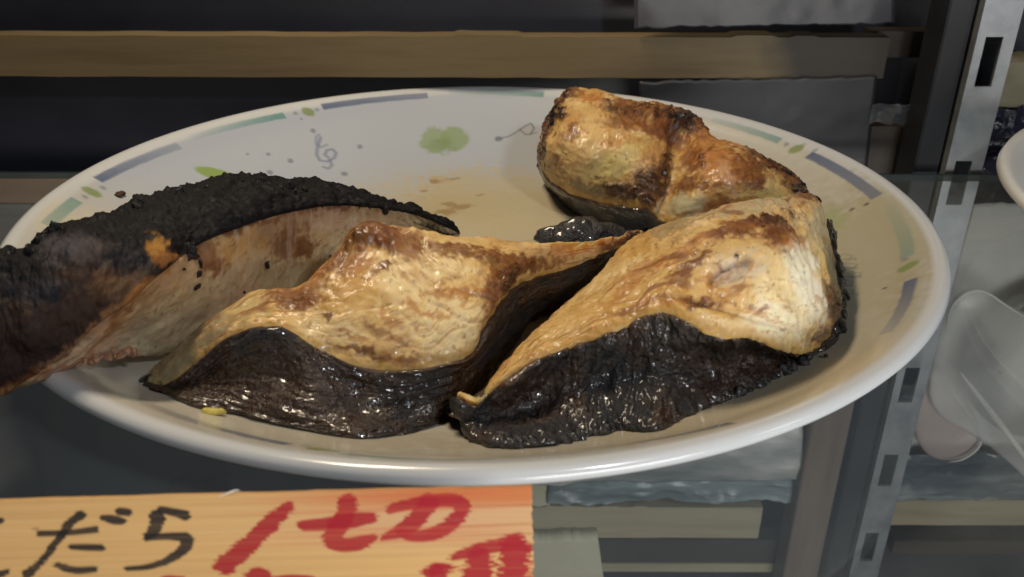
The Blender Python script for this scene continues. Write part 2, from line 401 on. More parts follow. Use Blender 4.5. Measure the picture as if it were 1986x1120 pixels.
# juice stains in the middle, shade painted on the right, warm light at the left edge
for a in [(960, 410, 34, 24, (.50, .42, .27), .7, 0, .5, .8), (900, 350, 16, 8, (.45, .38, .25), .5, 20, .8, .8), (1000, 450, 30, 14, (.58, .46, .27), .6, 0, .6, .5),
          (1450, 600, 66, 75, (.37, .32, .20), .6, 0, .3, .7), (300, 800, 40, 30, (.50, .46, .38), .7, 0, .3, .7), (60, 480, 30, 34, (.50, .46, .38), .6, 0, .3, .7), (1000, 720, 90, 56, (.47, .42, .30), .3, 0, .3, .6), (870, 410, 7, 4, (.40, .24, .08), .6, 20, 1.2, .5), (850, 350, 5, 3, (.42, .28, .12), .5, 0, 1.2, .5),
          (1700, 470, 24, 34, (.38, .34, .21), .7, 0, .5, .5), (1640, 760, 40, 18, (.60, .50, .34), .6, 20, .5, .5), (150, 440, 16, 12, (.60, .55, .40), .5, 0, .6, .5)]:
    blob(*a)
blob(930, 400, 44, 27, (.52, .43, .25), .7, 0, .35, .7); blob(880, 400, 34, 12, (.42, .33, .16), .45, 8, .9, .8); blob(1010, 400, 22, 26, (.50, .44, .30), .5, 0, .5, .8)
for px, py, s_ in ((845, 352, 1.6), (880, 347, 1.2), (868, 396, 1.6), (895, 402, 2.4), (860, 412, 2.6), (820, 372, 1.0), (930, 380, 1.0)): blob(px, py, s_*1.6, s_, (.25, .15, .05), .6, 15, 1.0, .5)
# the dashes round the rim, photo positions
arc((625, 210), (830, 188), 4.4, BLUE, 1, .75)
arc((870, 183), (1055, 187), 4.0, TEAL, .15, .9)
arc((370, 270), (552, 226), 4.2, TEAL, .1, 1)
arc((190, 352), (348, 284), 4.6, BLUE, 1, .4)
arc((92, 440), (150, 390), 5, TEAL, .5, .8)
arc((1380, 235), (1512, 276), 4.0, TEAL, .2, .8)
arc((1568, 302), (1700, 384), 4.8, BLUE, 1, .75)
arc((1722, 400), (1760, 500), 5, TEAL, .1, .55)
arc((1765, 545), (1715, 650), 4.4, BLUE, 1, .35)
arc((560, 864), (280, 782), 5.5, BLUE, 1, .15)
arc((1418, 824), (1130, 874), 4.5, GREY, .95, .2)
arc((660, 884), (960, 894), 3.4, TEAL, .7, .2)
arc((180, 745), (270, 782), 4, TEAL, .1, .5)
for px, py in ((178, 374), (598, 219), (1545, 291), (1762, 518), (620, 874)):
    blob(px, py, 2.6, 2.0, GRN, .8, 0, .3, .25)
for px, py in ((165, 384), (200, 366), (573, 222), (615, 215), (1525, 283), (1580, 296), (1755, 505), (592, 866), (650, 877)):
    blob(px, py, .9, 1.0, GREY, .55, 0, .3, .4)
# green fruit print, leaf print, dots, clef, script
blob(845, 275, 6.2, 8.5, (.25, .33, .17), .8, 0, .25, .15); blob(880, 272, 6.0, 8.0, (.25, .33, .17), .85, 0, .25, .15); blob(858, 285, 5, 5, (.17, .24, .10), .4, 0, .6, .5)
blob(430, 342, 9.0, 3.6, (.22, .32, .05), .9, 4, .1, .12); blob(1612, 430, 4.5, 7, (.30, .34, .13), .5, 0, .5, .4)
for px, py, s in ((607, 254, 1.1), (520, 300, .7), (563, 313, 1), (524, 335, 1.1), (668, 338, 1.3), (698, 285, 1.1), (480, 300, .6), (585, 232, .5)):
    blob(px, py, s, s*1.3, (.15, .17, .22), .7, 0, .4, .3)
CL = (.13, .16, .25)
stroke([(619, 262), (613, 266), (613, 280), (622, 286), (634, 282)], 1.3, CL, .45)
stroke([(622, 268), (616, 285), (614, 300), (620, 312), (634, 315), (648, 308), (652, 298), (645, 290), (634, 292), (630, 301), (637, 307)], 1.4, CL, .6)
stroke([(640, 312), (644, 322), (637, 328), (628, 325)], 1.4, CL, .55)
stroke([(963, 270), (985, 266), (1000, 258), (1018, 246), (1030, 240), (1036, 250), (1028, 262)], .8, GREY, .8)
stroke([(1008, 252), (1020, 262), (1040, 258)], .8, GREY, .7); blob(967, 270, 1.6, 1.8, GREY, .8)
INK = (.13, .15, .14)
for y0, ln, hk in ((497, 30, 1), (506, 38, 0), (514, 40, 1), (523, 40, 0), (531, 48, 1), (540, 48, 0), (548, 32, 1), (557, 30, 0), (565, 34, 1), (574, 42, 0), (584, 22, 1)):
    stroke([(1622, y0), (1622+ln*.6, y0-3), (1622+ln, y0), (1622+ln-3, y0+(6 if hk else -5)), (1626, y0+8)], .5, INK, .5)
for px, py, s in ((1652, 407, 1.0), (1680, 398, .7), (1715, 560, .7), (232, 377, 0), (204, 420, 1.0), (1600, 660, .5)):
    if s: blob(px, py, s, s, (.12, .11, .06), .85, 0, .5, .3)
Fp = grid_faces(NT, npf, closeu=True)
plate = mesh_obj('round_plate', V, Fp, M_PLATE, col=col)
tag(plate, 'large round white plate with blue and teal dashes round its rim, full of grilled fish', 'plate')

# ================================================================== fish
def cr_rows(C, per):
    """closed centripetal Catmull-Rom across axis 1. C: (N,K,3), per: samples per segment list"""
    N, K, _ = C.shape; out = []; ids = []
    for k in range(K):
        p0, p1, p2, p3 = C[:, (k-1) % K], C[:, k], C[:, (k+1) % K], C[:, (k+2) % K]
        d = lambda a, b: np.maximum(np.linalg.norm(a-b, axis=1), 2e-4)**.5
        t1 = d(p0, p1); t2 = t1+d(p1, p2); t3 = t2+d(p2, p3); n = per[k]
        for j in range(n):
            t = (t1+(t2-t1)*j/n)[:, None]; T1, T2, T3 = t1[:, None], t2[:, None], t3[:, None]
            A1 = (T1-t)/T1*p0+t/T1*p1; A2 = (T2-t)/(T2-T1)*p1+(t-T1)/(T2-T1)*p2; A3 = (T3-t)/(T3-T2)*p2+(t-T2)/(T3-T2)*p3
            B1 = (T2-t)/T2*A1+t/T2*A2; B2 = (T3-t)/(T3-T1)*A2+(t-T1)/(T3-T1)*A3
            out.append((T2-t)/(T2-T1)*B1+(t-T1)/(T2-T1)*B2); ids.append(k+j/n)
    return np.stack(out, 1), np.array(ids)
def cr_knots(Kn, n):
    """open Catmull-Rom along axis 0 through the knots"""
    K = len(Kn); E = np.concatenate([[2*Kn[0]-Kn[1]], Kn, [2*Kn[-1]-Kn[-2]]]); u = np.linspace(0, K-1-1e-6, n)
    i = u.astype(int); f = (u-i).reshape(-1, 1, 1)
    a, b, c, d = E[i], E[i+1], E[i+2], E[i+3]
    return .5*((2*b)+(c-a)*f+(2*a-5*b+4*c-d)*f**2+(3*b-a-3*c+d)*f**3), u
def normals(G, closev=True):
    du = np.gradient(G, axis=0)
    dv = (np.roll(G, -1, 1)-np.roll(G, 1, 1)) if closev else np.gradient(G, axis=1)
    n = np.cross(du, dv); n /= np.linalg.norm(n, axis=-1, keepdims=True)+1e-12
    return n
def solve(pt):
    px, py, z = pt
    if z is None: return at_plate(px, py, .0004)
    if isinstance(z, str): return at_y(px, py, float(z[1:])*1e-3)
    p = at_z(px, py, z*1e-3); return p
C_CREAM = np.array((.68, .45, .175)); C_PALE = np.array((.82, .64, .34)); C_YEL = np.array((.56, .32, .08)); C_ORG = np.array((.42, .165, .035))
C_BRN = np.array((.15, .048, .016)); C_DKB = np.array((.030, .012, .009)); C_CHR = np.array((.012, .011, .014)); C_GRY = np.array((.22, .18, .10)); C_PNK = np.array((.52, .33, .21)); C_RED = np.array((.42, .15, .08))
def paint(G, base, spots, seed, warp=14, freq=420):
    P = G.reshape(-1, 3); n1 = fbm(P*freq, 4, seed); n2 = fbm(P*freq*1.3+9, 3, seed+20); n3 = fbm(P*130+3, 3, seed+40); fine = fbm(P*1400, 3, seed+60)
    px, py = project(P); px = px+n1*warp+n3*warp; py = py+n2*warp+n3*warp*.5
    col = np.tile(base, (len(P), 1)); col = lerp(col, C_PALE, sstep(.0, .5, n3)*.5); col = lerp(col, C_YEL, sstep(-.1, -.6, n3)*.6)
    for (x, y, rx, ry, ang, c, a) in spots:
        ca, sa = math.cos(R(ang)), math.sin(R(ang)); dx = px-x; dy = py-y
        u = (dx*ca+dy*sa)/rx; v = (-dx*sa+dy*ca)/ry; q = np.hypot(u, v)
        if max(c) < .2: col = lerp(col, C_ORG, sstep(1.6, .7, q+.5*n1+.3*fine)*a*.45)
        w = sstep(1.35, .55, q+.55*n1+.38*fine)*a; col = lerp(col, c, w)
    spk = sstep(.36, .6, fbm(P*900+5, 3, seed+80)); col = lerp(col, C_BRN, spk*.55)
    col = col*(1+.12*fine)[:, None]
    return col
def fish(root, knots, nrail, N, per, skin, back, spots, base, seed, skinrow, zbot=None, flesh_amp=.0007, skin_fn=None, thick=.0006, sspots=(), char=False, end_round=True, flesh_fn=None):
    """knots: rows of rail points from the front foot to the crest; back: (dy_mm, z_mm) hidden rails; skin: (v0, v1) span in rail units"""
    K = []
    for row, bk in zip(knots, back):
        pts = [solve(p) for p in row]; top = pts[-1]
        bx = [np.array([top[0]+dx*1e-3, top[1]+dy*1e-3, z*1e-3]) for dx, dy, z in bk]
        foot = (pts[0]+bx[-1])/2; foot[2] = min(pts[0][2], bx[-1][2])
        K.append(np.array(pts+bx+[foot]))
    K = np.array(K)
    if end_round:   # close the two ends
        for e, nb in ((0, 1), (-1, -2)):
            c = K[e].mean(0); d = (K[e]-K[nb]).mean(0)*.12; ring = c+(K[e]-c)*.12+d
            K = np.concatenate([[ring], K]) if e == 0 else np.concatenate([K, [ring]])
    C, u = cr_knots(K, N); G, vid = cr_rows(C, per)
    nv = G.shape[1]; nrm = normals(G)
    ctr = G.mean(1, keepdims=True)
    if ((G-ctr)*nrm).sum(-1).mean() < 0: nrm = -nrm; flip = True
    else: flip = False
    U = np.tile(u[:, None], (1, nv)); VV = np.tile(vid[None], (N, 1))
    KK = K.shape[1]; sp_ = (skin[1]-skin[0]) % KK; ds = (VV-skin[0]) % KK
    ins = sstep(0, .10, ds)*sstep(sp_-.06, sp_-.34, ds)*(ds < sp_)
    hf = flesh_amp*(fbm(G*220, 3, seed)+.18*fbm(G*900, 3, seed+3))
    if flesh_fn: hf = hf+flesh_fn(G, U, VV)
    Gf = G+nrm*(hf*(1-ins)-.0030*ins)[..., None]
    col = paint(G, base, spots, seed)
    if char:
        e1 = fbm(G*200, 4, seed+44); cb = (sstep(.42, .02, skin[0]-VV+.25*e1)*(VV < skin[0]+.3)*.5).ravel(); col = lerp(col, C_BRN, cb)
        cb = (sstep(.7, .2, skin[0]-VV+.4*e1)*(VV < skin[0])*.18).ravel(); col = lerp(col, C_ORG, cb)
        cb = (sstep(.1, .7, fbm(np.stack([U*14, VV*1.2, U*0], -1), 2, seed+46))*sstep(8, 10, U)*.4).ravel(); col = lerp(col, (.66, .52, .40), cb)
    if not char:
        e1 = fbm(G*170, 4, seed+44); e2 = fbm(G*520, 3, seed+45)
        cb = (sstep(3.55, 4.7, VV+.5*e1)*sstep(5.6, 5.0, VV)*.42).ravel(); col = lerp(col, C_ORG, cb)
        cb = (sstep(4.0, 4.6, VV+.6*e1+.35*e2)*sstep(5.6, 5.0, VV)*.6*sstep(-.15, .2, e1)).ravel(); col = lerp(col, C_BRN, cb)
        cb = (sstep(.22, .03, np.abs(VV-2.0)-.05*e2)*.6).ravel(); col = lerp(col, (.46, .24, .05), cb)
    if not char:
        w1 = fbm(G*90, 2, seed+50); fz = (VV > 2.1)*sstep(5.4, 5.0, VV)
        st = fbm(np.stack([U*1.3, VV*9+w1*2.2, w1*0], -1), 4, seed+51); s2_ = fbm(np.stack([U*2.6, VV*22+w1*3, w1*0], -1), 3, seed+52)
        reg = sstep(-.25, .25, fbm(G*75, 2, seed+53))
        col = lerp(col, C_ORG, (sstep(.10, .38, st)*fz*.45*reg).ravel()); col = lerp(col, C_BRN, (sstep(.26, .5, st+.3*s2_)*fz*.6*reg).ravel())
        ridge = 1-np.abs(fbm(np.stack([U*.8+w1, VV*7+w1*2.5, w1*0], -1), 3, seed+54))
        cut = sstep(.93, .995, ridge)*fz
        Gf = Gf-nrm*(.00014*cut)[..., None]; col = lerp(col, (.46, .25, .07), (cut*.45).ravel())
        col = lerp(col, C_DKB, (sstep(5.2, 5.7, VV)).ravel())
    dk = sstep(.16, .03, col.mean(1)).reshape(G.shape[:2])*(1-ins)
    Gf = Gf+nrm*(dk*(.0004+.0010*fbm(G*650, 4, seed+33)))[..., None]
    col = lerp(col, (.014, .010, .009), sstep(.3, .8, ins).ravel())
    rgh = np.clip(.50+.34*fbm(G.reshape(-1, 3)*260, 3, seed+9)-.3*(col.mean(1) < .05), .12, .8)
    Fg = grid_faces(N, nv, closev=True)
    if flip: Fg = Fg[:, ::-1]
    # end caps as fans are tiny: collapse the end rings
    Gf[0] = Gf[0].mean(0); Gf[-1] = Gf[-1].mean(0)
    fl = adopt(mesh_obj('flesh', Gf.reshape(-1, 3), Fg, M_FLESH, col=col, ext={'rough': rgh}), root)
    # skin shell
    j0 = int(np.argmin(abs(vid-skin[0]))); j1 = int(np.argmin(abs(vid-skin[1])))
    jj = np.arange(j0, j1+1) if j1 > j0 else np.r_[np.arange(j0, nv), np.arange(0, j1+1)]
    A = G[:, jj]; An = nrm[:, jj]; ns = len(jj); s = np.linspace(0, 1, ns)[None]; Us = U[:, jj]
    L = np.linspace(0, 1, N)[:, None]
    jag = (.5+.5*fbm(np.stack([np.tile(L*50, (1, 1)), L*0+seed, L*0], -1), 4, seed+5))
    sj = 1-s-(0 if char else .035)*jag
    d = thick*sstep(0, .04, s)*sstep(0, .05, sj)
    # pull the two borders below the flesh so the shell has an edge
    d = d-.0012*(1-sstep(0, .02, s))-.0012*(1-sstep(0, .02, sj))
    disp = skin_fn(A, Us, np.tile(s, (N, 1))) if skin_fn else 0
    fade = sstep(0, .06, 1-s)*sstep(0, .03, s)
    Sk = A+An*(d+disp*(.35+.65*fade))[..., None]
    Sk[..., 2] = np.maximum(Sk[..., 2], np.minimum(A[..., 2], plate_z(np.hypot(Sk[..., 0], Sk[..., 1]))-.0005))
    P = Sk.reshape(-1, 3)
    n1 = fbm(P*350, 4, seed+11); n2 = fbm(P*1200, 3, seed+12); n3 = fbm(P*90, 3, seed+14)
    cs = np.tile([.010, .009, .010], (len(P), 1)); cs = lerp(cs, (.034, .016, .009), sstep(-.2, .4, n3)); cs = lerp(cs, (.030, .028, .022), sstep(.2, .6, n1)*.5)
    if not char: cs = lerp(cs, (.10, .048, .018), (sstep(.91, .985, s.repeat(N, 0)+.03*n1.reshape(N, -1))*.75).ravel())
    if char: cs = lerp(lerp(np.tile([.0045, .004, .0055], (len(P), 1)), (.045, .038, .040), sstep(.3, .7, n1+.4*n2)*.4), (.13, .05, .022), (sstep(.16, .0, s.repeat(N, 0)+.12*n1.reshape(N, -1))*sstep(9, 3, Us)*.85).ravel())
    if sspots:
        qx, qy = project(P); qx = qx+22*n1+8*n2; qy = qy+18*fbm(P*330+5, 4, seed+15)+6*n2
        for (x, y, rx, ry, ang, c_, a_) in sspots:
            ca, sa = math.cos(R(ang)), math.sin(R(ang)); q = np.hypot(((qx-x)*ca+(qy-y)*sa)/rx, (-(qx-x)*sa+(qy-y)*ca)/ry)
            cs = lerp(cs, c_, sstep(1.3, .6, q+.35*n2)*a_)
    wet = sstep(-.05, .4, n3+.6*n1); rs_ = .66-.44*wet
    rs = np.clip((.70+.3*n1 if char else rs_)+.25*n2, .1, .9)
    Fs = grid_faces(N, ns)
    if flip: Fs = Fs[:, ::-1]
    sk = adopt(mesh_obj('skin', P, Fs, M_CHAR if char else M_SKIN, col=cs, ext={'rough': rs}), root)
    return G, nrm, vid, fl, sk
N_ = None
GRP = 'grilled fish steaks on the plate'

# --- A: burnt piece hanging over the left rim.  rails: foot, belly, burnt edge, burnt mid, crest
kA = [
 [(-150, 815, 27), (-150, 805, 31), (-150, 790, 34), (-150, 640, 46), (-150, 545, 50)],
 [(-40, 785, 27), (-40, 782, 29), (-45, 775, 31), (-45, 620, 45), (-50, 515, 51)],
 [(8, 767, 27), (6, 765, 28), (4, 763, 29), (10, 600, 45), (10, 490, 51)],
 [(62, 744, 27), (66, 738, 30), (72, 722, 32), (60, 590, 46), (66, 482, 50)],
 [(112, 722, 27), (118, 705, 31), (124, 684, 34), (100, 560, 48), (90, 447, 49)],
 [(170, 704, 26), (172, 680, 31), (172, 640, 38), (160, 520, 50), (160, 436, 49)],
 [(240, 688, 24), (240, 645, 31), (240, 590, 42), (225, 480, 50), (220, 418, 48)],
 [(320, 690, 18), (325, 620, 30), (322, 520, 45), (290, 440, 50), (280, 392, 47)],
 [(400, 680, 12), (405, 590, 28), (395, 468, 45), (370, 410, 49), (360, 368, 45)],
 [(480, 660, 10), (480, 560, 26), (475, 436, 44), (455, 385, 47), (440, 353, 42)],
 [(560, 620, 8), (560, 530, 24), (555, 412, 41), (530, 375, 44), (515, 350, 39)],
 [(640, 590, 8), (640, 500, 22), (640, 398, 38), (620, 378, 40), (605, 362, 36)],
 [(730, 550, 8), (725, 480, 19), (725, 402, 33), (710, 388, 34), (695, 376, 31)],
 [(810, 500, 8), (805, 460, 15), (808, 417, 25), (795, 407, 25), (785, 405, 23)],
 [(880, 470, 8), (882, 458, 11), (884, 450, 14), (880, 445, 15), (872, 437, 15)]]
bA = [[(0, 6, 40), (0, 8, 28)]]*5+[[(0, 8, 38), (0, 12, 22)]]*3+[[(0, 8, 34), (0, 13, 12)]]*4+[[(0, 5, 22), (0, 9, 8)]]*2+[[(0, 2, 12), (0, 4, 8)]]
sA = [(200, 640, 90, 60, -30, C_PNK, .8), (280, 650, 50, 35, -20, (.36, .31, .20), .6), (180, 665, 90, 26, -30, (.68, .46, .30), .8), (560, 545, 110, 50, -20, C_GRY, .6), (420, 560, 110, 50, -25, (.50, .38, .22), .7), (700, 430, 150, 30, 5, (.58, .44, .28), .9), (650, 420, 60, 22, 0, (.60, .44, .30), .7), (850, 432, 60, 16, 20, C_GRY, .9),
      (465, 478, 55, 32, -20, C_CREAM, .9), (560, 470, 30, 40, 30, C_BRN, .8), (590, 480, 20, 16, 0, C_BRN, .7), (400, 500, 26, 32, 0, C_BRN, .7), (540, 425, 80, 9, -12, C_BRN, .7), (440, 452, 70, 9, -20, C_DKB, .8), (420, 520, 26, 14, 0, C_BRN, .6),
      (312, 505, 34, 30, 0, (.42, .17, .03), .8), (345, 480, 40, 18, -30, C_BRN, .8), (255, 592, 60, 7, -42, C_BRN, .7), (200, 655, 90, 10, -42, C_ORG, .5), (140, 712, 70, 9, -15, C_RED, .8), (235, 692, 45, 6, 0, C_RED, .6), (640, 400, 140, 8, 0, C_DKB, .9), (60, 735, 60, 16, -30, C_ORG, .5), (480, 560, 50, 12, -20, C_PNK, .6)]
def char_fn(A, U, s):
    q = fbm(A*170, 4, 31, .5); r = 1-np.abs(fbm(A*95, 4, 32)); t = np.floor(fbm(A*150, 3, 34)*4)/4; f = fbm(A*900, 3, 33)
    return .0005*fbm(A*620, 3, 36)+.0013*q+.0013*(r-.7)+.0009*t+.0004*f+.0016*np.maximum(fbm(A*420, 3, 35), 0)*sstep(.30, .5, s)
tA = thing('grilled_fish_steak', 'blackened burnt fish steak hanging over the left rim of the plate', 'fish steak', tuple(at_z(300, 600, 20e-3)), GRP)
def strands(A, U, V):
    return -.0005*np.abs(np.sin(A[..., 0]*1700+fbm(A*200, 3, 3)*3))*sstep(10.5, 12, U)
GA = fish(tA, kA, 5, 420, [30, 40, 34, 34, 16, 12, 12, 24], (1.96, 6.2), bA, sA, (.60, .45, .27), 101, 2, skin_fn=char_fn, char=True, thick=.0008, sspots=[(120, 600, 150, 75, -25, (.055, .030, .020), .9), (30, 680, 90, 80, 0, (.035, .020, .016), .9), (230, 545, 60, 40, -30, (.09, .045, .02), .8),
    (130, 480, 60, 26, -10, (.085, .075, .085), .6), (185, 490, 40, 24, 0, (.075, .055, .05), .6), (70, 560, 60, 34, 10, (.010, .010, .015), .95), (245, 505, 46, 34, 0, (.009, .008, .012), .95),
    (270, 570, 60, 14, -38, (.30, .12, .03), .85), (190, 635, 70, 12, -42, (.32, .15, .06), .8), (110, 700, 70, 10, -42, (.36, .19, .10), .7), (30, 755, 60, 8, -22, (.28, .12, .04), .7), (298, 480, 15, 24, 10, (.42, .19, .03), .85), (325, 500, 30, 14, 0, (.26, .10, .02), .7), (60, 735, 40, 14, -30, (.14, .05, .02), .8)], flesh_amp=.0009, flesh_fn=strands)

# --- B: middle piece.  rails: foot, belly, skin edge, flesh, crest
kB = [
 [(288, 752, N_), (290, 750, 17), (300, 750, 18.5), (290, 744, 19), (283, 740, 18)],
 [(330, 766, N_), (332, 755, 18), (338, 735, 21), (312, 722, 22), (300, 710, 21)],
 [(385, 787, N_), (385, 748, 19), (395, 688, 26), (365, 665, 27), (345, 672, 25)],
 [(450, 803, N_), (452, 735, 22), (455, 645, 31), (430, 625, 31), (420, 612, 29)],
 [(540, 826, N_), (540, 740, 23), (540, 628, 33), (525, 595, 33.5), (500, 566, 32)],
 [(630, 841, N_), (620, 770, 21), (612, 668, 29), (600, 610, 33), (585, 553, 35)],
 [(720, 849, N_), (715, 785, 18), (695, 706, 25), (690, 600, 34), (648, 497, 40)],
 [(790, 838, N_), (795, 780, 17), (775, 713, 24), (790, 590, 34), (705, 447, 43)],
 [(860, 812, N_), (870, 760, 17), (855, 704, 24), (880, 580, 34), (790, 449, 42)],
 [(925, 760, N_), (930, 710, 17), (915, 677, 25), (935, 560, 34), (870, 456, 40)],
 [(980, 680, N_), (978, 630, 20), (950, 612, 29), (975, 530, 34), (960, 463, 37)],
 [(1035, 618, N_), (1035, 580, 20), (1005, 550, 28), (1030, 505, 32), (1050, 471, 34)],
 [(1110, 580, N_), (1112, 548, 19), (1095, 520, 25), (1105, 492, 28), (1130, 470, 30)],
 [(1180, 520, N_), (1180, 500, 20), (1170, 492, 24), (1180, 475, 26), (1200, 458, 27)],
 [(1225, 490, N_), (1225, 480, 20), (1222, 474, 23), (1230, 462, 25), (1245, 448, 26)]]
bB = [[(0, 1, 14), (0, 2, 12)]]*2+[[(0, 3, 18), (0, 5, 10)]]*2+[[(0, 5, 22), (0, 8, 8)]]*2+[[(0, 7, 30), (0, 12, 8)]]*5+[[(0, 5, 22), (0, 8, 8)]]*3+[[(0, 2, 18), (0, 4, 12)]]
sB = [(350, 690, 90, 40, -40, C_GRY, .95), (420, 640, 60, 40, -30, C_GRY, .8), (480, 590, 50, 26, -10, (.50, .38, .16), .8),
      (830, 600, 110, 60, 10, C_CREAM, .8), (860, 630, 90, 55, 0, C_PALE, .9), (780, 540, 60, 40, 50, C_PALE, .8), (850, 510, 70, 32, 10, C_PALE, .85), (640, 600, 60, 24, 30, C_YEL, .6), (730, 640, 30, 10, 25, C_BRN, .55), (770, 655, 22, 7, 25, C_BRN, .6), (660, 640, 70, 24, 25, C_PALE, .7), (600, 645, 40, 20, 30, C_PALE, .6),
      (560, 580, 46, 22, 15, C_BRN, .85), (610, 560, 40, 26, -30, C_BRN, .6), (665, 510, 48, 26, -40, C_BRN, .9), (720, 462, 55, 24, 5, C_DKB, 1), (690, 470, 30, 18, -30, C_CHR, .7), (690, 520, 50, 24, -50, C_ORG, .6), (770, 480, 60, 18, 20, C_BRN, .7),
      (800, 470, 26, 14, 0, C_BRN, .7), (900, 490, 70, 12, 8, C_BRN, .9), (990, 500, 60, 12, 15, C_BRN, .9), (980, 515, 50, 14, 10, C_DKB, .7), (1020, 520, 80, 14, -10, C_BRN, .7), (930, 568, 70, 11, -3, C_ORG, .8), (850, 572, 40, 10, 0, C_ORG, .7), (965, 560, 24, 60, 15, C_BRN, .9), (985, 545, 24, 34, 20, C_DKB, .9), (940, 650, 16, 30, 20, C_BRN, .7),
      (720, 685, 90, 9, 14, C_BRN, .85), (790, 695, 40, 8, 8, C_BRN, .8), (690, 655, 50, 7, 20, C_ORG, .7), (635, 618, 10, 8, 0, C_BRN, .9), (810, 600, 30, 8, 30, C_ORG, .7), (700, 570, 60, 40, 40, C_YEL, .6), (760, 620, 30, 12, 30, C_ORG, .5), (820, 640, 24, 6, 20, C_ORG, .6), (860, 610, 26, 8, 0, C_ORG, .6),
      (1150, 475, 80, 10, -8, C_YEL, .8), (1200, 470, 40, 14, -20, C_BRN, .9), (1230, 460, 24, 14, 0, C_DKB, .9), (745, 515, 7, 6, 0, C_CHR, 1), (620, 530, 14, 8, -40, C_ORG, .7)]
def wrinkB(A, U, s):
    l = U*9+fbm(A*120, 3, 51)*.8
    w = 1-np.abs(fbm(np.stack([U*.9, s*9+fbm(A*60, 3, 52)*1.2, s*0], -1), 4, 53))
    return .0016*(w-.75)+.0003*fbm(A*330, 3, 54)+.0016*fbm(A*70, 3, 55)
def flakeB(A, U, V):
    q = fbm(A*[260, 500, 500], 3, 57)
    w = 1-np.abs(fbm(A*[110, 240, 240]+4, 3, 58)); x, y = project(A); front = (V > 2)&(V < 5.5)
    b = np.exp(-((x-722)/46)**2-((y-458)/20)**2)+.6*np.exp(-((x-800)/20)**2-((y-456)/12)**2)
    r = np.hypot((x-980)/1.5, y-470); arcs = sstep(.75, 1, np.sin(r/7.5+fbm(A*160, 2, 59)*2.5))*sstep(60, 90, r)*sstep(220, 170, r)
    return .0006*(w-.7)+.0002*q+.0024*b*front-.0005*arcs*front
tB = thing('grilled_fish_steak', 'golden brown fish steak with glossy black skin at the front centre of the plate', 'fish steak', tuple(at_z(700, 700, 20e-3)), GRP)
GB = fish(tB, kB, 5, 480, [44, 44, 44, 44, 12, 10, 10, 20], (7.9, 2.0), bB, sB, C_CREAM, 202, 2, skin_fn=wrinkB, flesh_fn=flakeB)

# --- C: right piece
kC = [
 [(890, 790, N_), (888, 780, 20), (893, 772, 21), (894, 768, 21.5), (892, 764, 21)],
 [(918, 850, N_), (902, 815, 18), (925, 784, 22), (927, 777, 23), (930, 766, 22)],
 [(980, 866, N_), (970, 810, 17), (975, 738, 26), (978, 722, 27), (975, 706, 25)],
 [(1060, 863, N_), (1050, 780, 18), (1050, 690, 29), (1045, 665, 29), (1040, 638, 27)],
 [(1140, 846, N_), (1130, 760, 20), (1135, 656, 31), (1120, 605, 32), (1105, 585, 28)],
 [(1205, 832, N_), (1205, 740, 22), (1205, 628, 34), (1190, 560, 36), (1165, 530, 30)],
 [(1270, 833, N_), (1275, 730, 23), (1270, 598, 37), (1270, 520, 40), (1205, 480, 34)],
 [(1330, 802, N_), (1335, 715, 23), (1325, 612, 37), (1350, 500, 44), (1270, 442, 40)],
 [(1400, 776, N_), (1400, 710, 22), (1390, 645, 34), (1430, 490, 46), (1360, 413, 44)],
 [(1470, 750, N_), (1470, 700, 20), (1455, 650, 32), (1510, 500, 45), (1450, 393, 44)],
 [(1530, 716, N_), (1530, 690, 19), (1515, 674, 27), (1570, 545, 38), (1525, 382, 42)],
 [(1580, 690, N_), (1580, 680, 19), (1568, 682, 22), (1604, 590, 30), (1580, 385, 38)],
 [(1622, 650, N_), (1622, 642, 19), (1610, 640, 21), (1626, 590, 25), (1604, 450, 28)]]
bC = [[(0, 1, 16), (0, 2, 12)]]*2+[[(0, 3, 20), (0, 5, 8)]]*2+[[(-2, 5, 22), (-2, 8, 8)]]*3+[[(0, 7, 30), (0, 12, 10)]]*4+[[(3, 6, 28), (4, 8, 12)]]+[[(3, 0, 22), (4, -1, 15)]]
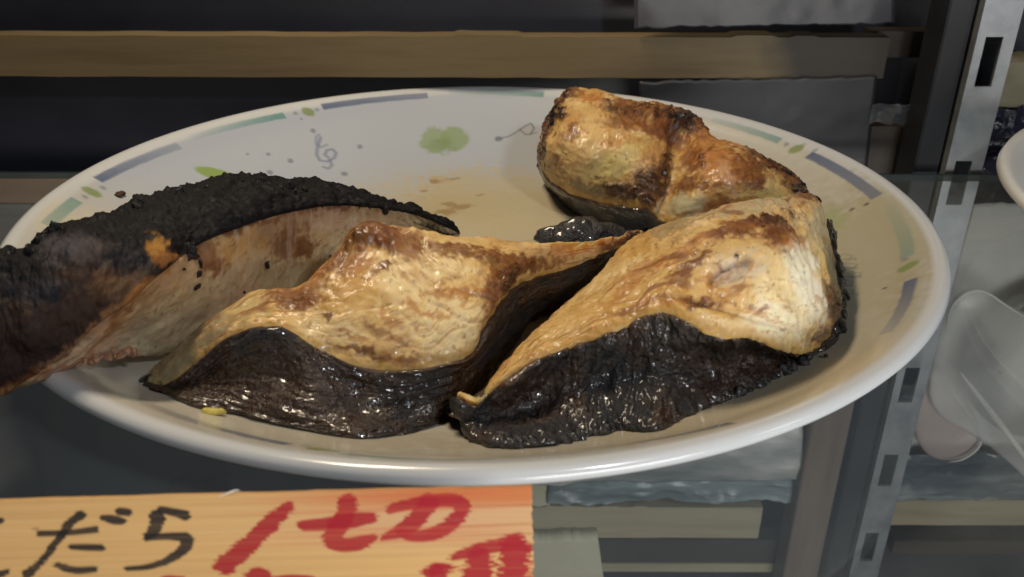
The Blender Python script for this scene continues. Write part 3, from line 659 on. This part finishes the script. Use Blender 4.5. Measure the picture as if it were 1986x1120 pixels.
sC = [(1150, 640, 200, 60, -28, C_YEL, .85), (1000, 720, 90, 24, -35, C_YEL, .9), (1100, 640, 90, 20, -30, C_CREAM, .5), (1340, 620, 100, 24, 8, C_CREAM, .8), (1440, 625, 90, 24, 12, C_PALE, .7), (1400, 605, 40, 12, 10, C_YEL, .8),
      (1520, 570, 70, 100, -20, C_PALE, .95), (1560, 540, 26, 110, -20, (.86, .76, .55), .9), (1500, 620, 60, 40, 30, (.84, .74, .52), .8), (1430, 520, 60, 30, -20, (.62, .50, .33), .8), (1500, 520, 16, 60, -10, C_CREAM, .5),
      (1460, 395, 140, 22, -8, (.50, .40, .24), .9), (1290, 440, 80, 20, -14, C_GRY, .7), (1590, 430, 20, 50, 0, (.46, .37, .22), .9), (1450, 440, 70, 14, -14, C_BRN, .95), (1510, 455, 34, 22, 10, C_BRN, .95), (1480, 428, 60, 10, -5, C_DKB, .8), (1400, 450, 40, 12, -24, C_BRN, .8), (1350, 505, 50, 12, -34, C_BRN, .85), (1310, 490, 60, 10, -30, C_ORG, .7), (1250, 520, 60, 14, -34, C_ORG, .6), (1200, 570, 50, 10, -34, C_ORG, .6),
      (1350, 582, 40, 10, 5, C_BRN, .9), (1340, 590, 12, 10, 0, C_DKB, .7), (1240, 600, 26, 10, -20, C_BRN, .7), (1280, 585, 60, 10, -5, C_ORG, .7), (1400, 560, 50, 6, 20, C_ORG, .5), (1450, 600, 70, 5, 22, C_ORG, .6), (1530, 470, 20, 14, 20, C_ORG, .6),
      (1425, 522, 36, 15, -28, (.60, .48, .36), .9), (1395, 540, 26, 5, -40, C_ORG, .6), (1378, 545, 7, 22, 30, C_ORG, .8), (1430, 497, 8, 5, 0, C_CHR, 1), (1622, 540, 12, 90, -6, (.10, .085, .05), .9), (1612, 600, 14, 60, -12, C_DKB, .9), (1590, 650, 30, 16, -40, C_DKB, .8), (1570, 380, 40, 9, 10, C_DKB, .8), (1615, 500, 12, 60, -8, C_GRY, .8), (1230, 480, 50, 18, -34, C_YEL, .8)]
def wrinkC(A, U, s):
    x = fbm(A*[150, 60, 60], 3, 62); w = 1-np.abs(fbm(A*[150, 75, 75]+x[..., None]*.7, 4, 63))
    w2 = 1-np.abs(fbm(A*[520, 330, 330]+3, 3, 68))
    return .0034*(w-.80)+.0006*(w2-.7)+.00025*fbm(A*900, 3, 64)+.0018*fbm(A*75, 2, 65)
def flakeC(A, U, V):
    w = 1-np.abs(fbm(A*[420, 130, 130]+7, 3, 66)); f = 1-np.abs(fbm(A*[160, 330, 330]+2, 3, 67))
    right = sstep(9, 11, U); x, y = project(A); front = (V > 2)&(V < 4.2)
    q = np.hypot(((x-1418)*.88-(y-528)*.47)/52, ((x-1418)*.47+(y-528)*.88)/24)+.15*fbm(A*300, 2, 69)
    e = np.abs((y-600)-(x-1400)*.28)/9   # crease between the side muscle and the big one
    crease = sstep(1.2, .1, e)*sstep(1290, 1330, x)*sstep(1580, 1500, x)
    g = 1-np.abs(fbm(A*[620, 90, 90]+17, 2, 166)); return (.0013*(w-.7)+.0005*(g-.7))*right+.0006*(f-.7)*(1-right)-(.0018*sstep(1.05, .75, q)+.0012*crease)*front
tC = thing('grilled_fish_steak', 'fish steak with pale flakes and wrinkled black skin at the front right of the plate', 'fish steak', tuple(at_z(1300, 700, 20e-3)), GRP)
GC = fish(tC, kC, 5, 480, [44, 44, 44, 44, 12, 10, 10, 20], (7.9, 2.0), bC, sC, C_CREAM, 303, 2, skin_fn=wrinkC, flesh_fn=flakeC)

# --- D: back piece
kD = [
 [(1048, 325, 14), (1044, 315, 17), (1045, 300, 21), (1047, 285, 26), (1054, 250, 30)],
 [(1072, 370, N_), (1062, 355, 12), (1058, 338, 19), (1066, 285, 32), (1074, 210, 38)],
 [(1118, 412, N_), (1108, 392, 12), (1095, 366, 19), (1112, 285, 35), (1106, 175, 43)],
 [(1165, 434, N_), (1160, 412, 12), (1150, 388, 18), (1170, 290, 35), (1160, 177, 44)],
 [(1215, 444, N_), (1215, 424, 12), (1210, 398, 18), (1225, 300, 34), (1225, 197, 42)],
 [(1252, 446, N_), (1252, 428, 12), (1255, 405, 18), (1270, 320, 31), (1292, 206, 40)],
 [(1276, 450, N_), (1276, 440, 11), (1278, 425, 15), (1310, 335, 27), (1345, 226, 37)],
 [(1320, 462, N_), (1320, 455, 11), (1322, 430, 18), (1360, 345, 31), (1378, 264, 35)],
 [(1390, 462, N_), (1390, 455, 11), (1395, 420, 19), (1425, 350, 32), (1435, 282, 34)],
 [(1460, 450, N_), (1460, 440, 12), (1470, 410, 20), (1485, 360, 29), (1496, 312, 31)],
 [(1530, 420, N_), (1530, 415, 13), (1535, 400, 18), (1540, 375, 24), (1545, 345, 26)],
 [(1572, 400, N_), (1572, 398, 14), (1572, 395, 17), (1572, 388, 19), (1572, 382, 20)]]
bD = [[(0, 2, 22), (0, 3, 18)]]+[[(0, 7, 26), (0, 10, 14)]]*4+[[(0, 6, 26), (0, 10, 14)]]*5+[[(0, 3, 20), (0, 5, 14)]]+[[(0, 1, 18), (0, 2, 16)]]
sD = [(1130, 300, 80, 70, -40, (.60, .43, .19), .7), (1200, 315, 70, 30, -35, (.62, .50, .20), .9), (1170, 240, 60, 30, -20, C_CREAM, .6), (1072, 220, 16, 60, 28, C_CHR, 1), (1052, 290, 6, 50, 0, C_CHR, .9), (1108, 182, 20, 14, 0, C_CHR, .95), (1150, 190, 34, 14, 10, C_ORG, .9), (1185, 185, 20, 10, 10, C_PALE, .6), (1110, 250, 14, 10, 0, C_BRN, .8), (1095, 265, 12, 10, 0, C_BRN, .6),
      (1240, 218, 70, 20, 8, C_DKB, .95), (1300, 232, 76, 30, 14, C_DKB, 1), (1330, 238, 54, 26, 20, C_CHR, .95), (1290, 262, 60, 14, 20, C_BRN, .9), (1215, 240, 50, 14, 5, C_BRN, .7), (1200, 275, 40, 10, -10, C_ORG, .6), (1270, 300, 30, 30, 0, C_ORG, .6),
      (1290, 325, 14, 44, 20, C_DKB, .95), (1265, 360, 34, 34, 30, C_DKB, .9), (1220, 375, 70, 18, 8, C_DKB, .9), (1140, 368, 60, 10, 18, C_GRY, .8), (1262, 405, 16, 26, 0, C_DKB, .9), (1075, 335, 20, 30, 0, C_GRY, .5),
      (1390, 310, 70, 40, 20, C_ORG, .9), (1345, 310, 20, 30, 0, C_BRN, .7), (1370, 305, 6, 22, 10, C_DKB, .8), (1350, 360, 40, 14, 0, C_BRN, .8), (1320, 370, 20, 12, 0, C_BRN, .7), (1440, 330, 14, 50, -30, C_BRN, .8), (1470, 340, 16, 50, -30, C_BRN, .9), (1410, 345, 14, 34, -20, C_PNK, .6), (1330, 400, 40, 26, 0, (.46, .42, .26), .95), (1390, 400, 24, 20, 0, C_BRN, .8), (1480, 385, 44, 16, -14, (.55, .45, .17), .9), (1515, 350, 24, 34, -30, C_CREAM, .5), (1450, 395, 40, 10, -10, C_ORG, .8),
      (1470, 300, 24, 10, 30, C_CHR, .9), (1530, 340, 60, 15, 40, C_CHR, 1), (1555, 368, 30, 18, 30, C_CHR, 1), (1395, 268, 40, 6, 14, C_ORG, .7), (1495, 310, 20, 22, 30, C_CHR, .9)]
def creaseD(A, U, V):
    p = np.array([at_z(1315, 262, 36e-3), at_z(1298, 320, 27e-3), at_z(1270, 400, 17e-3)]); d = np.full(A.shape[:2], 1.)
    for a, b in zip(p[:-1], p[1:]):
        ab = b-a; t = np.clip(((A-a)@ab)/(ab@ab), 0, 1); d = np.minimum(d, np.linalg.norm(A-a-t[..., None]*ab, axis=-1))
    w = 1-np.abs(fbm(A*[200, 200, 240]+7, 3, 76)); pts = at_z(1300, 225, 40e-3); q = np.linalg.norm((A-pts)/[.014, .01, .01], axis=-1)
    return -.0034*sstep(.006, 0, d)+.0009*(w-.7)+.0022*sstep(1.3, .2, q)*(.6+fbm(A*420, 4, 79))
tD = thing('grilled_fish_steak', 'curled two-lobed fish steak at the back right of the plate, furthest from the price board', 'fish steak', tuple(at_z(1200, 400, 15e-3)), GRP)
def wrinkD(A, U, s): return .0005*fbm(A*300, 4, 74)+.0008*fbm(A*80, 3, 75)
GD = fish(tD, kD, 5, 400, [20, 26, 50, 50, 14, 10, 10, 20], (7.9, 1.98), bD, sD, (.56, .35, .12), 404, 2, skin_fn=wrinkD, flesh_fn=creaseD)

# ------------------------------------------------------------------ loose bits
def lump(name, c, rx, ry, rz, m, label, cat, seed, rot=0, amp=.3, colr=(.02, .018, .018), group=None, root=None, lab=True, n=28, fr=300):
    th = np.linspace(0, 2*np.pi, n*2, endpoint=False); ph = np.linspace(-np.pi/2, np.pi/2, n)
    T, Ph = np.meshgrid(th, ph, indexing='ij'); D = np.stack([np.cos(T)*np.cos(Ph), np.sin(T)*np.cos(Ph), np.sin(Ph)], -1)
    P = D*[rx, ry, rz]; k = 1+amp*fbm((P+np.array(c))*fr, 4, seed); P = P*k[..., None]
    ca, sa = math.cos(rot), math.sin(rot); P = np.stack([P[..., 0]*ca-P[..., 1]*sa, P[..., 0]*sa+P[..., 1]*ca, P[..., 2]], -1)
    nz = fbm(P.reshape(-1, 3)*500+seed, 3, seed)
    o = mesh_obj(name, P.reshape(-1, 3), grid_faces(n*2, n, closeu=True)[:, ::-1], m, col=np.clip(np.array(colr)*(1+.5*nz)[:, None], 0, 1), ext={'rough': np.clip(.4+.3*nz, .1, .9)})
    o.location = tuple(c)
    if lab: tag(o, label, cat, group)
    if root: adopt(o, root)
    return o
lump('burnt_skin_flap', at_z(1128, 462, 14e-3), .0125, .006, .0064, M_SKIN, 'curled black flap of fish skin behind the golden centre steak', 'fish skin', 5, .05, .35, fr=200)
c = at_plate(232, 377, .0005); lump('crumb', c, .0016, .0016, .0009, M_CHAR, 'dark brown burnt crumb lying on the bare left rim of the plate', 'crumb', 6, 0, .5, (.06, .03, .02), fr=900)
c = at_plate(414, 799, .0006); lump('crumb', c, .0026, .001, .0008, M_FLESH, 'small yellow crumb under the black skin at the lower left of the plate', 'crumb', 7, 0, .4, (.45, .36, .08), fr=900)
c = at_plate(1508, 722, .0006)
lump('crumb', at_plate(1602, 690, .0005), .0006, .0006, .0005, M_CHAR, 'tiny black crumb on the plate right of the pale flaked steak', 'crumb', 8, 0, .4, fr=900)
# burnt flecks stuck on the left steak, ragged burnt crest tufts
def on_grid(G, px, py):
    g = G[0].reshape(-1, 3); n = G[1].reshape(-1, 3); x, y = project(g)
    vis = ((g-CAM)*n).sum(1) < 0
    d = np.hypot(x-px, y-py)+np.where(vis, 0, 1e4); k = int(np.argmin(d)); return g[k], n[k]
for i, (px, py, s) in enumerate(((362, 484, 1.5), (370, 496, 1.4), (387, 511, 1.0), (382, 533, 1.0), (380, 555, .8), (515, 513, 1.3), (472, 566, .5), (355, 520, .5), (640, 498, .6))):
    p, n = on_grid(GA, px, py); lump('burnt_fleck', p+n*.0003, 0.0011*s, .0004*s, .0008*s, M_CHAR, '', '', 20+i, i, 1.0, lab=False, root=tA, n=12, fr=1200)
for i in range(44):
    t = i/43; px = 5+t*745+random.uniform(-4, 4)
    xs = [0, 70, 75, 130, 200, 250, 300, 370, 440, 490, 520, 600, 680, 695, 740, 765]; ys = [490, 478, 452, 441, 426, 396, 389, 366, 353, 346, 353, 362, 371, 386, 393, 411]
    py = float(np.interp(px, xs, ys))+random.uniform(2, 8)
    p, n = on_grid(GA, px, py+4); s = random.uniform(.4, 1.15)
    lump('burnt_tuft', p+np.array([0, 0, .0000]), .0010*s, .0007*s, .0011*s*random.uniform(.6, 1.5), M_CHAR, '', '', 60+i, random.uniform(0, 6), 1.3, lab=False, root=tA, n=12, fr=1100)
# ragged fringe under the left steak and the skin hem of the right one
px = 84
while px < 262:
    w_ = random.uniform(.5, 1.5); p = at_z(px, 721-(px-84)*.19+random.uniform(-3, 2), 27e-3)
    lump('frayed_edge', p+np.array([0, .0014, 0]), .0007*w_, .0014, .0005*random.uniform(.5, 1.8), M_FLESH, '', '', 500+int(px), random.uniform(-.4, .4), 1.0, (.40, .20, .12), lab=False, root=tA, n=12, fr=900); px += random.uniform(2.5, 9)
hx = [930, 1000, 1060, 1140, 1205, 1270, 1330, 1400, 1470, 1530, 1580]; hy = [856, 864, 860, 845, 832, 832, 803, 778, 752, 718, 690]
for i in range(40):
    px = 925+i*16.5+random.uniform(-4, 4); py = float(np.interp(px, hx, hy)); s = random.choice((.5, .8, 1, 1.5))
    p = at_plate(px, py-2, .0005*s)
    lump('skin_fringe', p, .0014*s, .0012, .0012*s, M_SKIN, '', '', 200+i, random.uniform(0, 6), .6, lab=False, root=tC, n=12, fr=600)
for i, (px, py) in enumerate(((1632, 625), (1622, 640), (1628, 610), (1610, 655))):
    lump('skin_fringe', at_z(px-4, py, 20e-3), .0014, .0014, .0014, M_SKIN, '', '', 260+i, i, .5, lab=False, root=tC, n=14, fr=500)

for i in range(14):
    t = i/13; px = np.interp(t, [0, .3, .6, 1], [1604, 1615, 1622, 1622]); py = 455+t*175; z = np.interp(t, [0, 1], [27, 19])
    lump('side_skin', at_z(px, py, z*1e-3), .0009, .0034, .0036, M_SKIN, '', '', 280+i, .3, .9, lab=False, root=tC, n=20, fr=450, colr=(.05, .045, .032))
# ================================================================== price board
Y_S = -.150
LEAN = R(32); S_N = np.array([0, -math.cos(LEAN), math.sin(LEAN)]); S_P = at_y(500, 959, Y_S)
def at_s(px, py):
    d = ray(px, py); return CAM+d*(((S_P-CAM)@S_N)/(d@S_N))
o0 = at_s(-60, 973.5); o1 = at_s(1030, 944.5); ex = (o1-o0); Ls = np.linalg.norm(ex); ex /= Ls; ez = np.cross(S_N, ex); ez = ez if ez[2] > 0 else -ez
HS = .052; nx, nz = 900, 300
uu, vv = np.meshgrid(np.linspace(0, Ls, nx), np.linspace(0, -HS, nz), indexing='ij')
P2 = np.stack([uu, vv], -1).reshape(-1, 2)*1000
def s2(px, py):
    p = at_s(px, py)-o0; return np.array([p@ex, p@ez])*1000
g1 = fbm(np.c_[P2[:, 0]*.02, P2[:, 1]*2.2, P2[:, 0]*0], 4, 301); g2 = fbm(np.c_[P2[:, 0]*.05, P2[:, 1]*7, P2[:, 0]*0], 3, 302)
sc = np.tile([.71, .42, .165], (len(P2), 1)); sc = lerp(sc, (.62, .36, .14), sstep(0, .6, g1)*.7); sc = lerp(sc, (.76, .49, .22), sstep(0, .6, -g1)*.5); sc *= (1+.06*g2)[:, None]
q = s2(900, 1000); LM = Ls*1000; right = sstep(.42*LM, .85*LM, P2[:, 0]); top = sstep(-6, 0, P2[:, 1])
sc = lerp(sc, (.66, .38, .20), right*sstep(-11, -5, P2[:, 1])*.8); sc = lerp(sc, (.60, .17, .05), right*sstep(-3.6, -1.6, P2[:, 1]+.4*g1)*.85)
for d0, a in ((2.6, .8), (5.6, .7), (7.2, .75), (8.4, .6)):
    ln = sstep(.22, .04, np.abs(P2[:, 1]+d0+.25*fbm(np.c_[P2[:, 0]*.05, P2[:, 0]*0+d0, P2[:, 0]*0], 2, 303)))
    sc = lerp(sc, (.42, .14, .04), ln*a*sstep(55, 95, P2[:, 0]))
jh = fbm(np.c_[P2[:, 0]*.08, P2[:, 1]*9, P2[:, 0]*0], 3, 304)       # bleed along the grain
def ink(pts, ws, c, bleed=.9, alpha=.96):
    bleed *= .55 if c[0] < .1 else .8
    global sc
    X = P2.copy(); X[:, 0] += jh*bleed
    Q = np.array([s2(*p) for p in pts]); mm = abs(s2(501, 1040)[0]-s2(500, 1040)[0]); d = np.full(len(X), 1e9)
    Qs = Q; W_ = np.interp(np.linspace(0, 1, len(Q)), np.linspace(0, 1, len(ws)), ws)*mm/2*(1.36 if c[0] < .1 else 1.32)
    Qw = smooth_poly(np.c_[Q, W_], 2)
    for a, b in zip(Qw[:-1], Qw[1:]):
        ab = b[:2]-a[:2]; t = np.clip(((X-a[:2])@ab)/(ab@ab+1e-9), 0, 1)
        d = np.minimum(d, np.linalg.norm(X-a[:2]-t[:, None]*ab, axis=1)-(a[2]+(b[2]-a[2])*t))
    w = sstep(.12, -.12, d)*alpha*(1-.10*sstep(-.2, .6, g2)); sc = lerp(sc, c, w)
BK = (.022, .020, .022); RD = (.40, .018, .028)
z5 = lambda *p: [(x/3.747, 940+y/3.747) for x, y in p]; z6 = lambda *p: [(530+x/3.747, 940+y/3.747) for x, y in p]
ink(z5((285, 357), (430, 354), (560, 345), (695, 326)), (9, 8, 10), BK); ink(z5((595, 222), (520, 265), (450, 360), (370, 470), (270, 600), (195, 655)), (13, 13, 11, 10, 14), BK)
ink(z5((515, 455), (620, 457), (738, 460)), (8, 10, 10), BK); ink(z5((415, 585), (480, 608), (560, 628), (690, 615)), (8, 10, 11, 9), BK)
ink(z5((745, 242), (820, 255), (890, 268)), (8, 14, 10), BK); ink(z5((865, 195), (935, 203)), (11, 11), BK)
ink(z5((1165, 182), (1250, 198), (1345, 225)), (10, 11, 15), BK); ink(z5((1140, 245), (1135, 320), (1065, 382)), (24, 18, 12), BK)
ink(z5((1060, 388), (1200, 375), (1300, 378), (1370, 398), (1350, 460), (1240, 545), (1090, 602), (920, 612)), (9, 10, 12, 20, 16, 12, 8, 7), BK)
ink(z5((-60, 262), (5, 265)), (10, 9), BK); ink(z5((-60, 670), (0, 655), (60, 630)), (12, 10, 7), BK); ink(z5((245, 321), (295, 322)), (2, 2), (.25, .12, .05))
ink([(556, 986), (520, 1020), (480, 1060), (437, 1096)], (20, 27, 27, 30), RD, 1.3)
ink(z6((540, 140), (530, 230), (450, 330), (420, 410), (500, 445), (620, 430), (720, 392)), (30, 26, 30, 26, 20, 22, 14), RD); ink(z6((215, 300), (400, 288), (600, 258), (725, 240)), (16, 20, 24, 15), RD)
ink(z6((850, 180), (960, 150), (1150, 118), (1300, 110), (1375, 140), (1370, 200), (1290, 300), (1150, 370), (1000, 378), (920, 350)), (14, 16, 20, 22, 24, 22, 20, 16, 14), RD); ink(z6((1130, 130), (1050, 250), (950, 330), (790, 390)), (28, 26, 24, 8), RD)
ink(z6((1290, 535), (1450, 485), (1600, 445), (1750, 425), (1850, 455)), (8, 18, 20, 22, 14), RD, 2); ink(z6((1500, 540), (1490, 600), (1480, 760)), (34, 46, 50), RD, 2.4); ink(z6((1750, 450), (1755, 550), (1760, 760)), (40, 46, 50), RD, 2.4)
ink(z6((1100, 640), (1180, 605), (1280, 615)), (14, 18, 12), RD, 2); ink(z6((1180, 640), (1190, 760)), (26, 30), RD, 2); ink(z6((30, 682), (160, 674), (290, 682)), (7, 9, 6), RD)
ink(z5((1790, 672), (1880, 640), (1960, 665)), (12, 20, 12), RD, 1.6); ink(z5((1180, 690), (1230, 680), (1330, 684)), (7, 9, 6), RD)
for yy in (.8, 2.9, 5.8, 6.6, 7.6): # red bleeding to the right of the knife character
    w = sstep(.55, .0, np.abs(P2[:, 1]+yy))*sstep(Ls*1000-55, Ls*1000-22, P2[:, 0])*sstep(Ls*1000+2, Ls*1000-12, P2[:, 0]); sc = lerp(sc, (.62, .10, .05), w*.5*(.6+.4*g2))
wob = .00012*fbm(np.c_[uu.ravel()*300, uu.ravel()*0, uu.ravel()*0], 3, 305).reshape(nx, nz)*(np.abs(vv) < 1e-9)
FR = o0+uu[..., None]*ex+vv[..., None]*ez; FR[..., 2] += wob; FR += (.00006*g2.reshape(nx, nz))[..., None]*S_N
edge_j = .00025*fbm(np.c_[vv[-1]*2500, vv[-1]*0, vv[-1]*0], 2, 306); FR[-1, :, 0] += edge_j
BKP = FR-S_N*.0030
f = grid_faces(nx, nz); idx = np.arange(nx*nz).reshape(nx, nz); loop = list(idx[0, :])+list(idx[1:, -1])+list(idx[-1, -2::-1])+list(idx[-2:0:-1, 0]); lo = np.array(loop)
sd = np.stack([lo, np.roll(lo, -1), np.roll(lo, -1)+nx*nz, lo+nx*nz], -1)
cc = np.r_[sc, np.tile([.62, .40, .2], (nx*nz, 1))]
cut = np.zeros(nx*nz); 
sign = thing('price_board', 'wooden price board with black kana and red brush characters in front of the plate', 'price board', tuple(o0-np.array([0, 0, HS])))
adopt(mesh_obj('face', np.r_[FR.reshape(-1, 3), BKP.reshape(-1, 3)], np.r_[f, f2 if False else f[:, ::-1]+nx*nz, sd], M_SIGN, smooth=False, col=cc), sign)
# splinter on its top edge
def tube(name, pts, r, m, parent=None, seg=8, taper=True):
    P = smooth_poly(pts, 2); n = len(P); T = np.gradient(P, axis=0); T /= np.linalg.norm(T, axis=1)[:, None]
    a = np.cross(T, [0, 1, .1]); a /= np.linalg.norm(a, axis=1)[:, None]; b = np.cross(T, a)
    th = np.linspace(0, 2*np.pi, seg, endpoint=False); rad = r*(np.sin(np.linspace(.05, np.pi-.05, n)) if taper else np.ones(n))
    V = P[:, None]+rad[:, None, None]*(np.cos(th)[None, :, None]*a[:, None]+np.sin(th)[None, :, None]*b[:, None])
    return mesh_obj(name, V.reshape(-1, 3), grid_faces(n, seg, closev=True), m, parent)
adopt(tube('splinter', [at_s(424, 963), at_s(435, 960), at_s(450, 953), at_s(458, 951), at_s(466, 952)], .00013, M_WHITEPLATE), sign)

# ================================================================== neighbour plate, right edge
pc = at_z(1940, 425, RIM_Z); R2 = .125
pin2 = resample(smooth_poly(inner, 2), 40); pl2 = resample(smooth_poly(inner[-1:]+lip, 2), 40)[1:]
V2 = lathe(np.r_[pin2, pl2]*1e-3*(R2/.1326), 240)
np2 = mesh_obj('round_plate', V2.reshape(-1, 3), grid_faces(240, 79, closeu=True), M_WHITEPLATE)
thn = np.linspace(0, 2*np.pi, 721); cxn = pc[0]+R2
for _ in range(30):
    qx, qy = project(np.stack([cxn+R2*np.cos(thn), pc[1]+R2*np.sin(thn), thn*0+RIM_Z], -1)); cxn += (1942-qx.min())*.00018
np2.location = (cxn, pc[1], 0)
tag(np2, 'plain white plate cut off by the right edge of the picture', 'plate')

# ================================================================== things seen through the shelf
Y_L = Y_W-.004
# pale paper panel right of the upright
sheet('paper_sheet', [(1889, 396), (2250, 392), (2250, 968), (1735, 968)], Y_W-.001, M_PAPER, 'flat pale grey paper behind the glass shelf right of the upright', 'paper', .0008, seed=12)
def disc_bowl(px, py, r, label):
    c = at_y(px, py, Y_W-.012)
    prof2 = np.array([(0.001, .004), (.6, .004), (.92, -.004), (1.0, -.009), (1.03, -.009), (1.04, -.006), (1.0, 0), (.9, .008), (.001, .009)])
    n = 96; th = np.linspace(0, 2*np.pi, n, endpoint=False); rr_ = prof2[:, 0]*r
    V = np.stack([np.outer(np.cos(th), rr_), np.outer(np.ones(n), prof2[:, 1]), np.outer(np.sin(th), rr_)], -1)+c
    o = mesh_obj('dark_tray', V.reshape(-1, 3), grid_faces(n, len(prof2), closeu=True), M_BLACKPOT)
    tag(o, label, 'tray'); return o
disc_bowl(2040, 690, abs(at_y(2040, 690, Y_W)[0]-at_y(1880, 690, Y_W)[0])*1.0, 'dark round tray upright behind the wrapped white parcel at the right edge')
sheet('grey_panel', [(-1100, 398), (985, 398), (985, 1300), (-1100, 1300)], Y_W-.002, simple('slate_panel', [(.3, (.035, .042, .055)), (.5, (.07, .075, .085)), (.7, (.10, .105, .11))], 4, .5, (1, 1, .6), .1, .001), 'dark slate panel behind the glass at the lower left', 'panel', .0004, seed=18)
# white wrapped parcels made of folded film: outline points, domed
def parcel(name, outline, Y, m, label, cat, dome=.012, seed=1, fr=60, wr=.003, th=.001):
    O = smooth_poly(outline+[outline[0]], 2)[:-1]; cx, cy = O.mean(0); n = len(O); rings = 40
    Vl = []
    for k in range(rings):
        s = (k+.02)/(rings-1) if k else .01
        s = min(s, 1)
        for x, y in O:
            p = at_y(cx+(x-cx)*s, cy+(y-cy)*s, Y); h = dome*(1-s**2.2)**.6 if s < 1 else 0
            Vl.append((p[0], p[1]-h, p[2]))
    V = np.array(Vl); q = 1-np.abs(fbm(V*fr, 4, seed)); sfade = np.repeat(np.linspace(0, 1, rings), n)
    V[:, 1] -= wr*.45*(q-.6)*(1-sfade**6)*2
    back_ = V[-n:].copy(); back_[:, 1] += th
    V = np.r_[V, back_]
    Fc = grid_faces(rings+1, n, closev=True)
    o = mesh_obj(name, V, Fc, m); return tag(o, label, cat)
parcel('plastic_bag', [(1836, 605), (1852, 575), (1885, 558), (1915, 565), (1950, 590), (2000, 615), (2080, 680), (2120, 900), (2020, 960), (1960, 900), (1900, 850), (1800, 800), (1805, 700)], Y_W-.024, M_FILM2, 'milky white plastic bag with a rounded fold behind the glass at the right edge', 'plastic bag', .005, 21, 22)
parcel('plastic_bag', [(1800, 720), (1830, 715), (1870, 770), (1905, 835), (1900, 870), (1860, 895), (1800, 890), (1770, 840), (1775, 770)], Y_W-.016, film_mat('pinkish_film', (.52, .43, .40), .7), 'pinkish grey film wrapped bundle just right of the slotted upright', 'plastic bag', .004, 22, 22)
sheet('plastic_bag', [(1035, 780), (1562, 780), (1552, 930), (1035, 940)], Y_W-.012, simple('milky_wrap', [(.35, (.13, .145, .15)), (.48, (.30, .30, .29)), (.62, (.58, .56, .54))], 11, .4, (.7, 1, 2.6), .4, .002), 'grey white plastic bag seen through the glass below the plate', 'plastic bag', .004, seed=23, fr=16)
sheet('plastic_wrap', [(1065, 915), (1550, 925), (1545, 972), (1060, 978)], Y_W-.008, simple('blue_grey_film', [(.3, (.07, .09, .10)), (.55, (.19, .23, .24)), (.75, (.34, .37, .37))], 24, .3, (.3, 1, 5), .8, .002), 'blue grey folded plastic wrap lying along the lower pale board', 'plastic wrap', .004, seed=14, fr=40)
sheet('plastic_wrap', [(1740, 880), (2200, 880), (2200, 965), (1735, 968)], Y_W-.012, simple('dark_blue_film', [(.35, (.015, .02, .035)), (.55, (.10, .12, .13)), (.75, (.30, .32, .32))], 20, .25, (.4, 1, 4), .8, .002), 'dark streaky plastic wrap low behind the glass right of the upright', 'plastic wrap', .004, seed=15, fr=40)
sheet('carton', [(1030, 1050), (1160, 1047), (1188, 1250), (1025, 1250)], Y_W-.010, simple('beige_card', [(.3, (.40, .36, .25)), (.7, (.52, .48, .36))], 10, .7), 'beige carton corner just right of the price board', 'carton', .0008, seed=24, th=.012)
sheet('carton', [(1000, 925), (1066, 925), (1066, 982), (1000, 982)], Y_W-.006, simple('beige_card_b', [(.3, (.34, .32, .22)), (.7, (.42, .39, .28))], 10, .7), 'small beige card between the plate and the price board', 'carton', .0005, seed=16, th=.008)

bagm = simple('film_fold', [(.3, (.42, .41, .39)), (.7, (.60, .59, .56))], 20, .35)
def fold(pts, r, Y, owner):
    o = tube('fold', [at_y(x, y, Y) for x, y in pts], r, bagm, None, 10); o.parent = owner
bags = [o for o in bpy.data.objects if o.name.startswith('plastic_bag')]
big = [o for o in bags if 'milky' in o['label']][0]; pink = [o for o in bags if 'pinkish' in o['label']][0]
fold([(1835, 640), (1845, 590), (1885, 562), (1915, 567), (1950, 592), (2010, 630)], .0006, Y_W-.026, big)
fold([(1862, 722), (1900, 770), (1950, 835), (1990, 890), (2030, 950)], .0016, Y_W-.0275, big)
fold([(1805, 712), (1840, 750), (1880, 805), (1904, 845), (1900, 870), (1868, 893), (1840, 897)], .0007, Y_W-.022, pink)
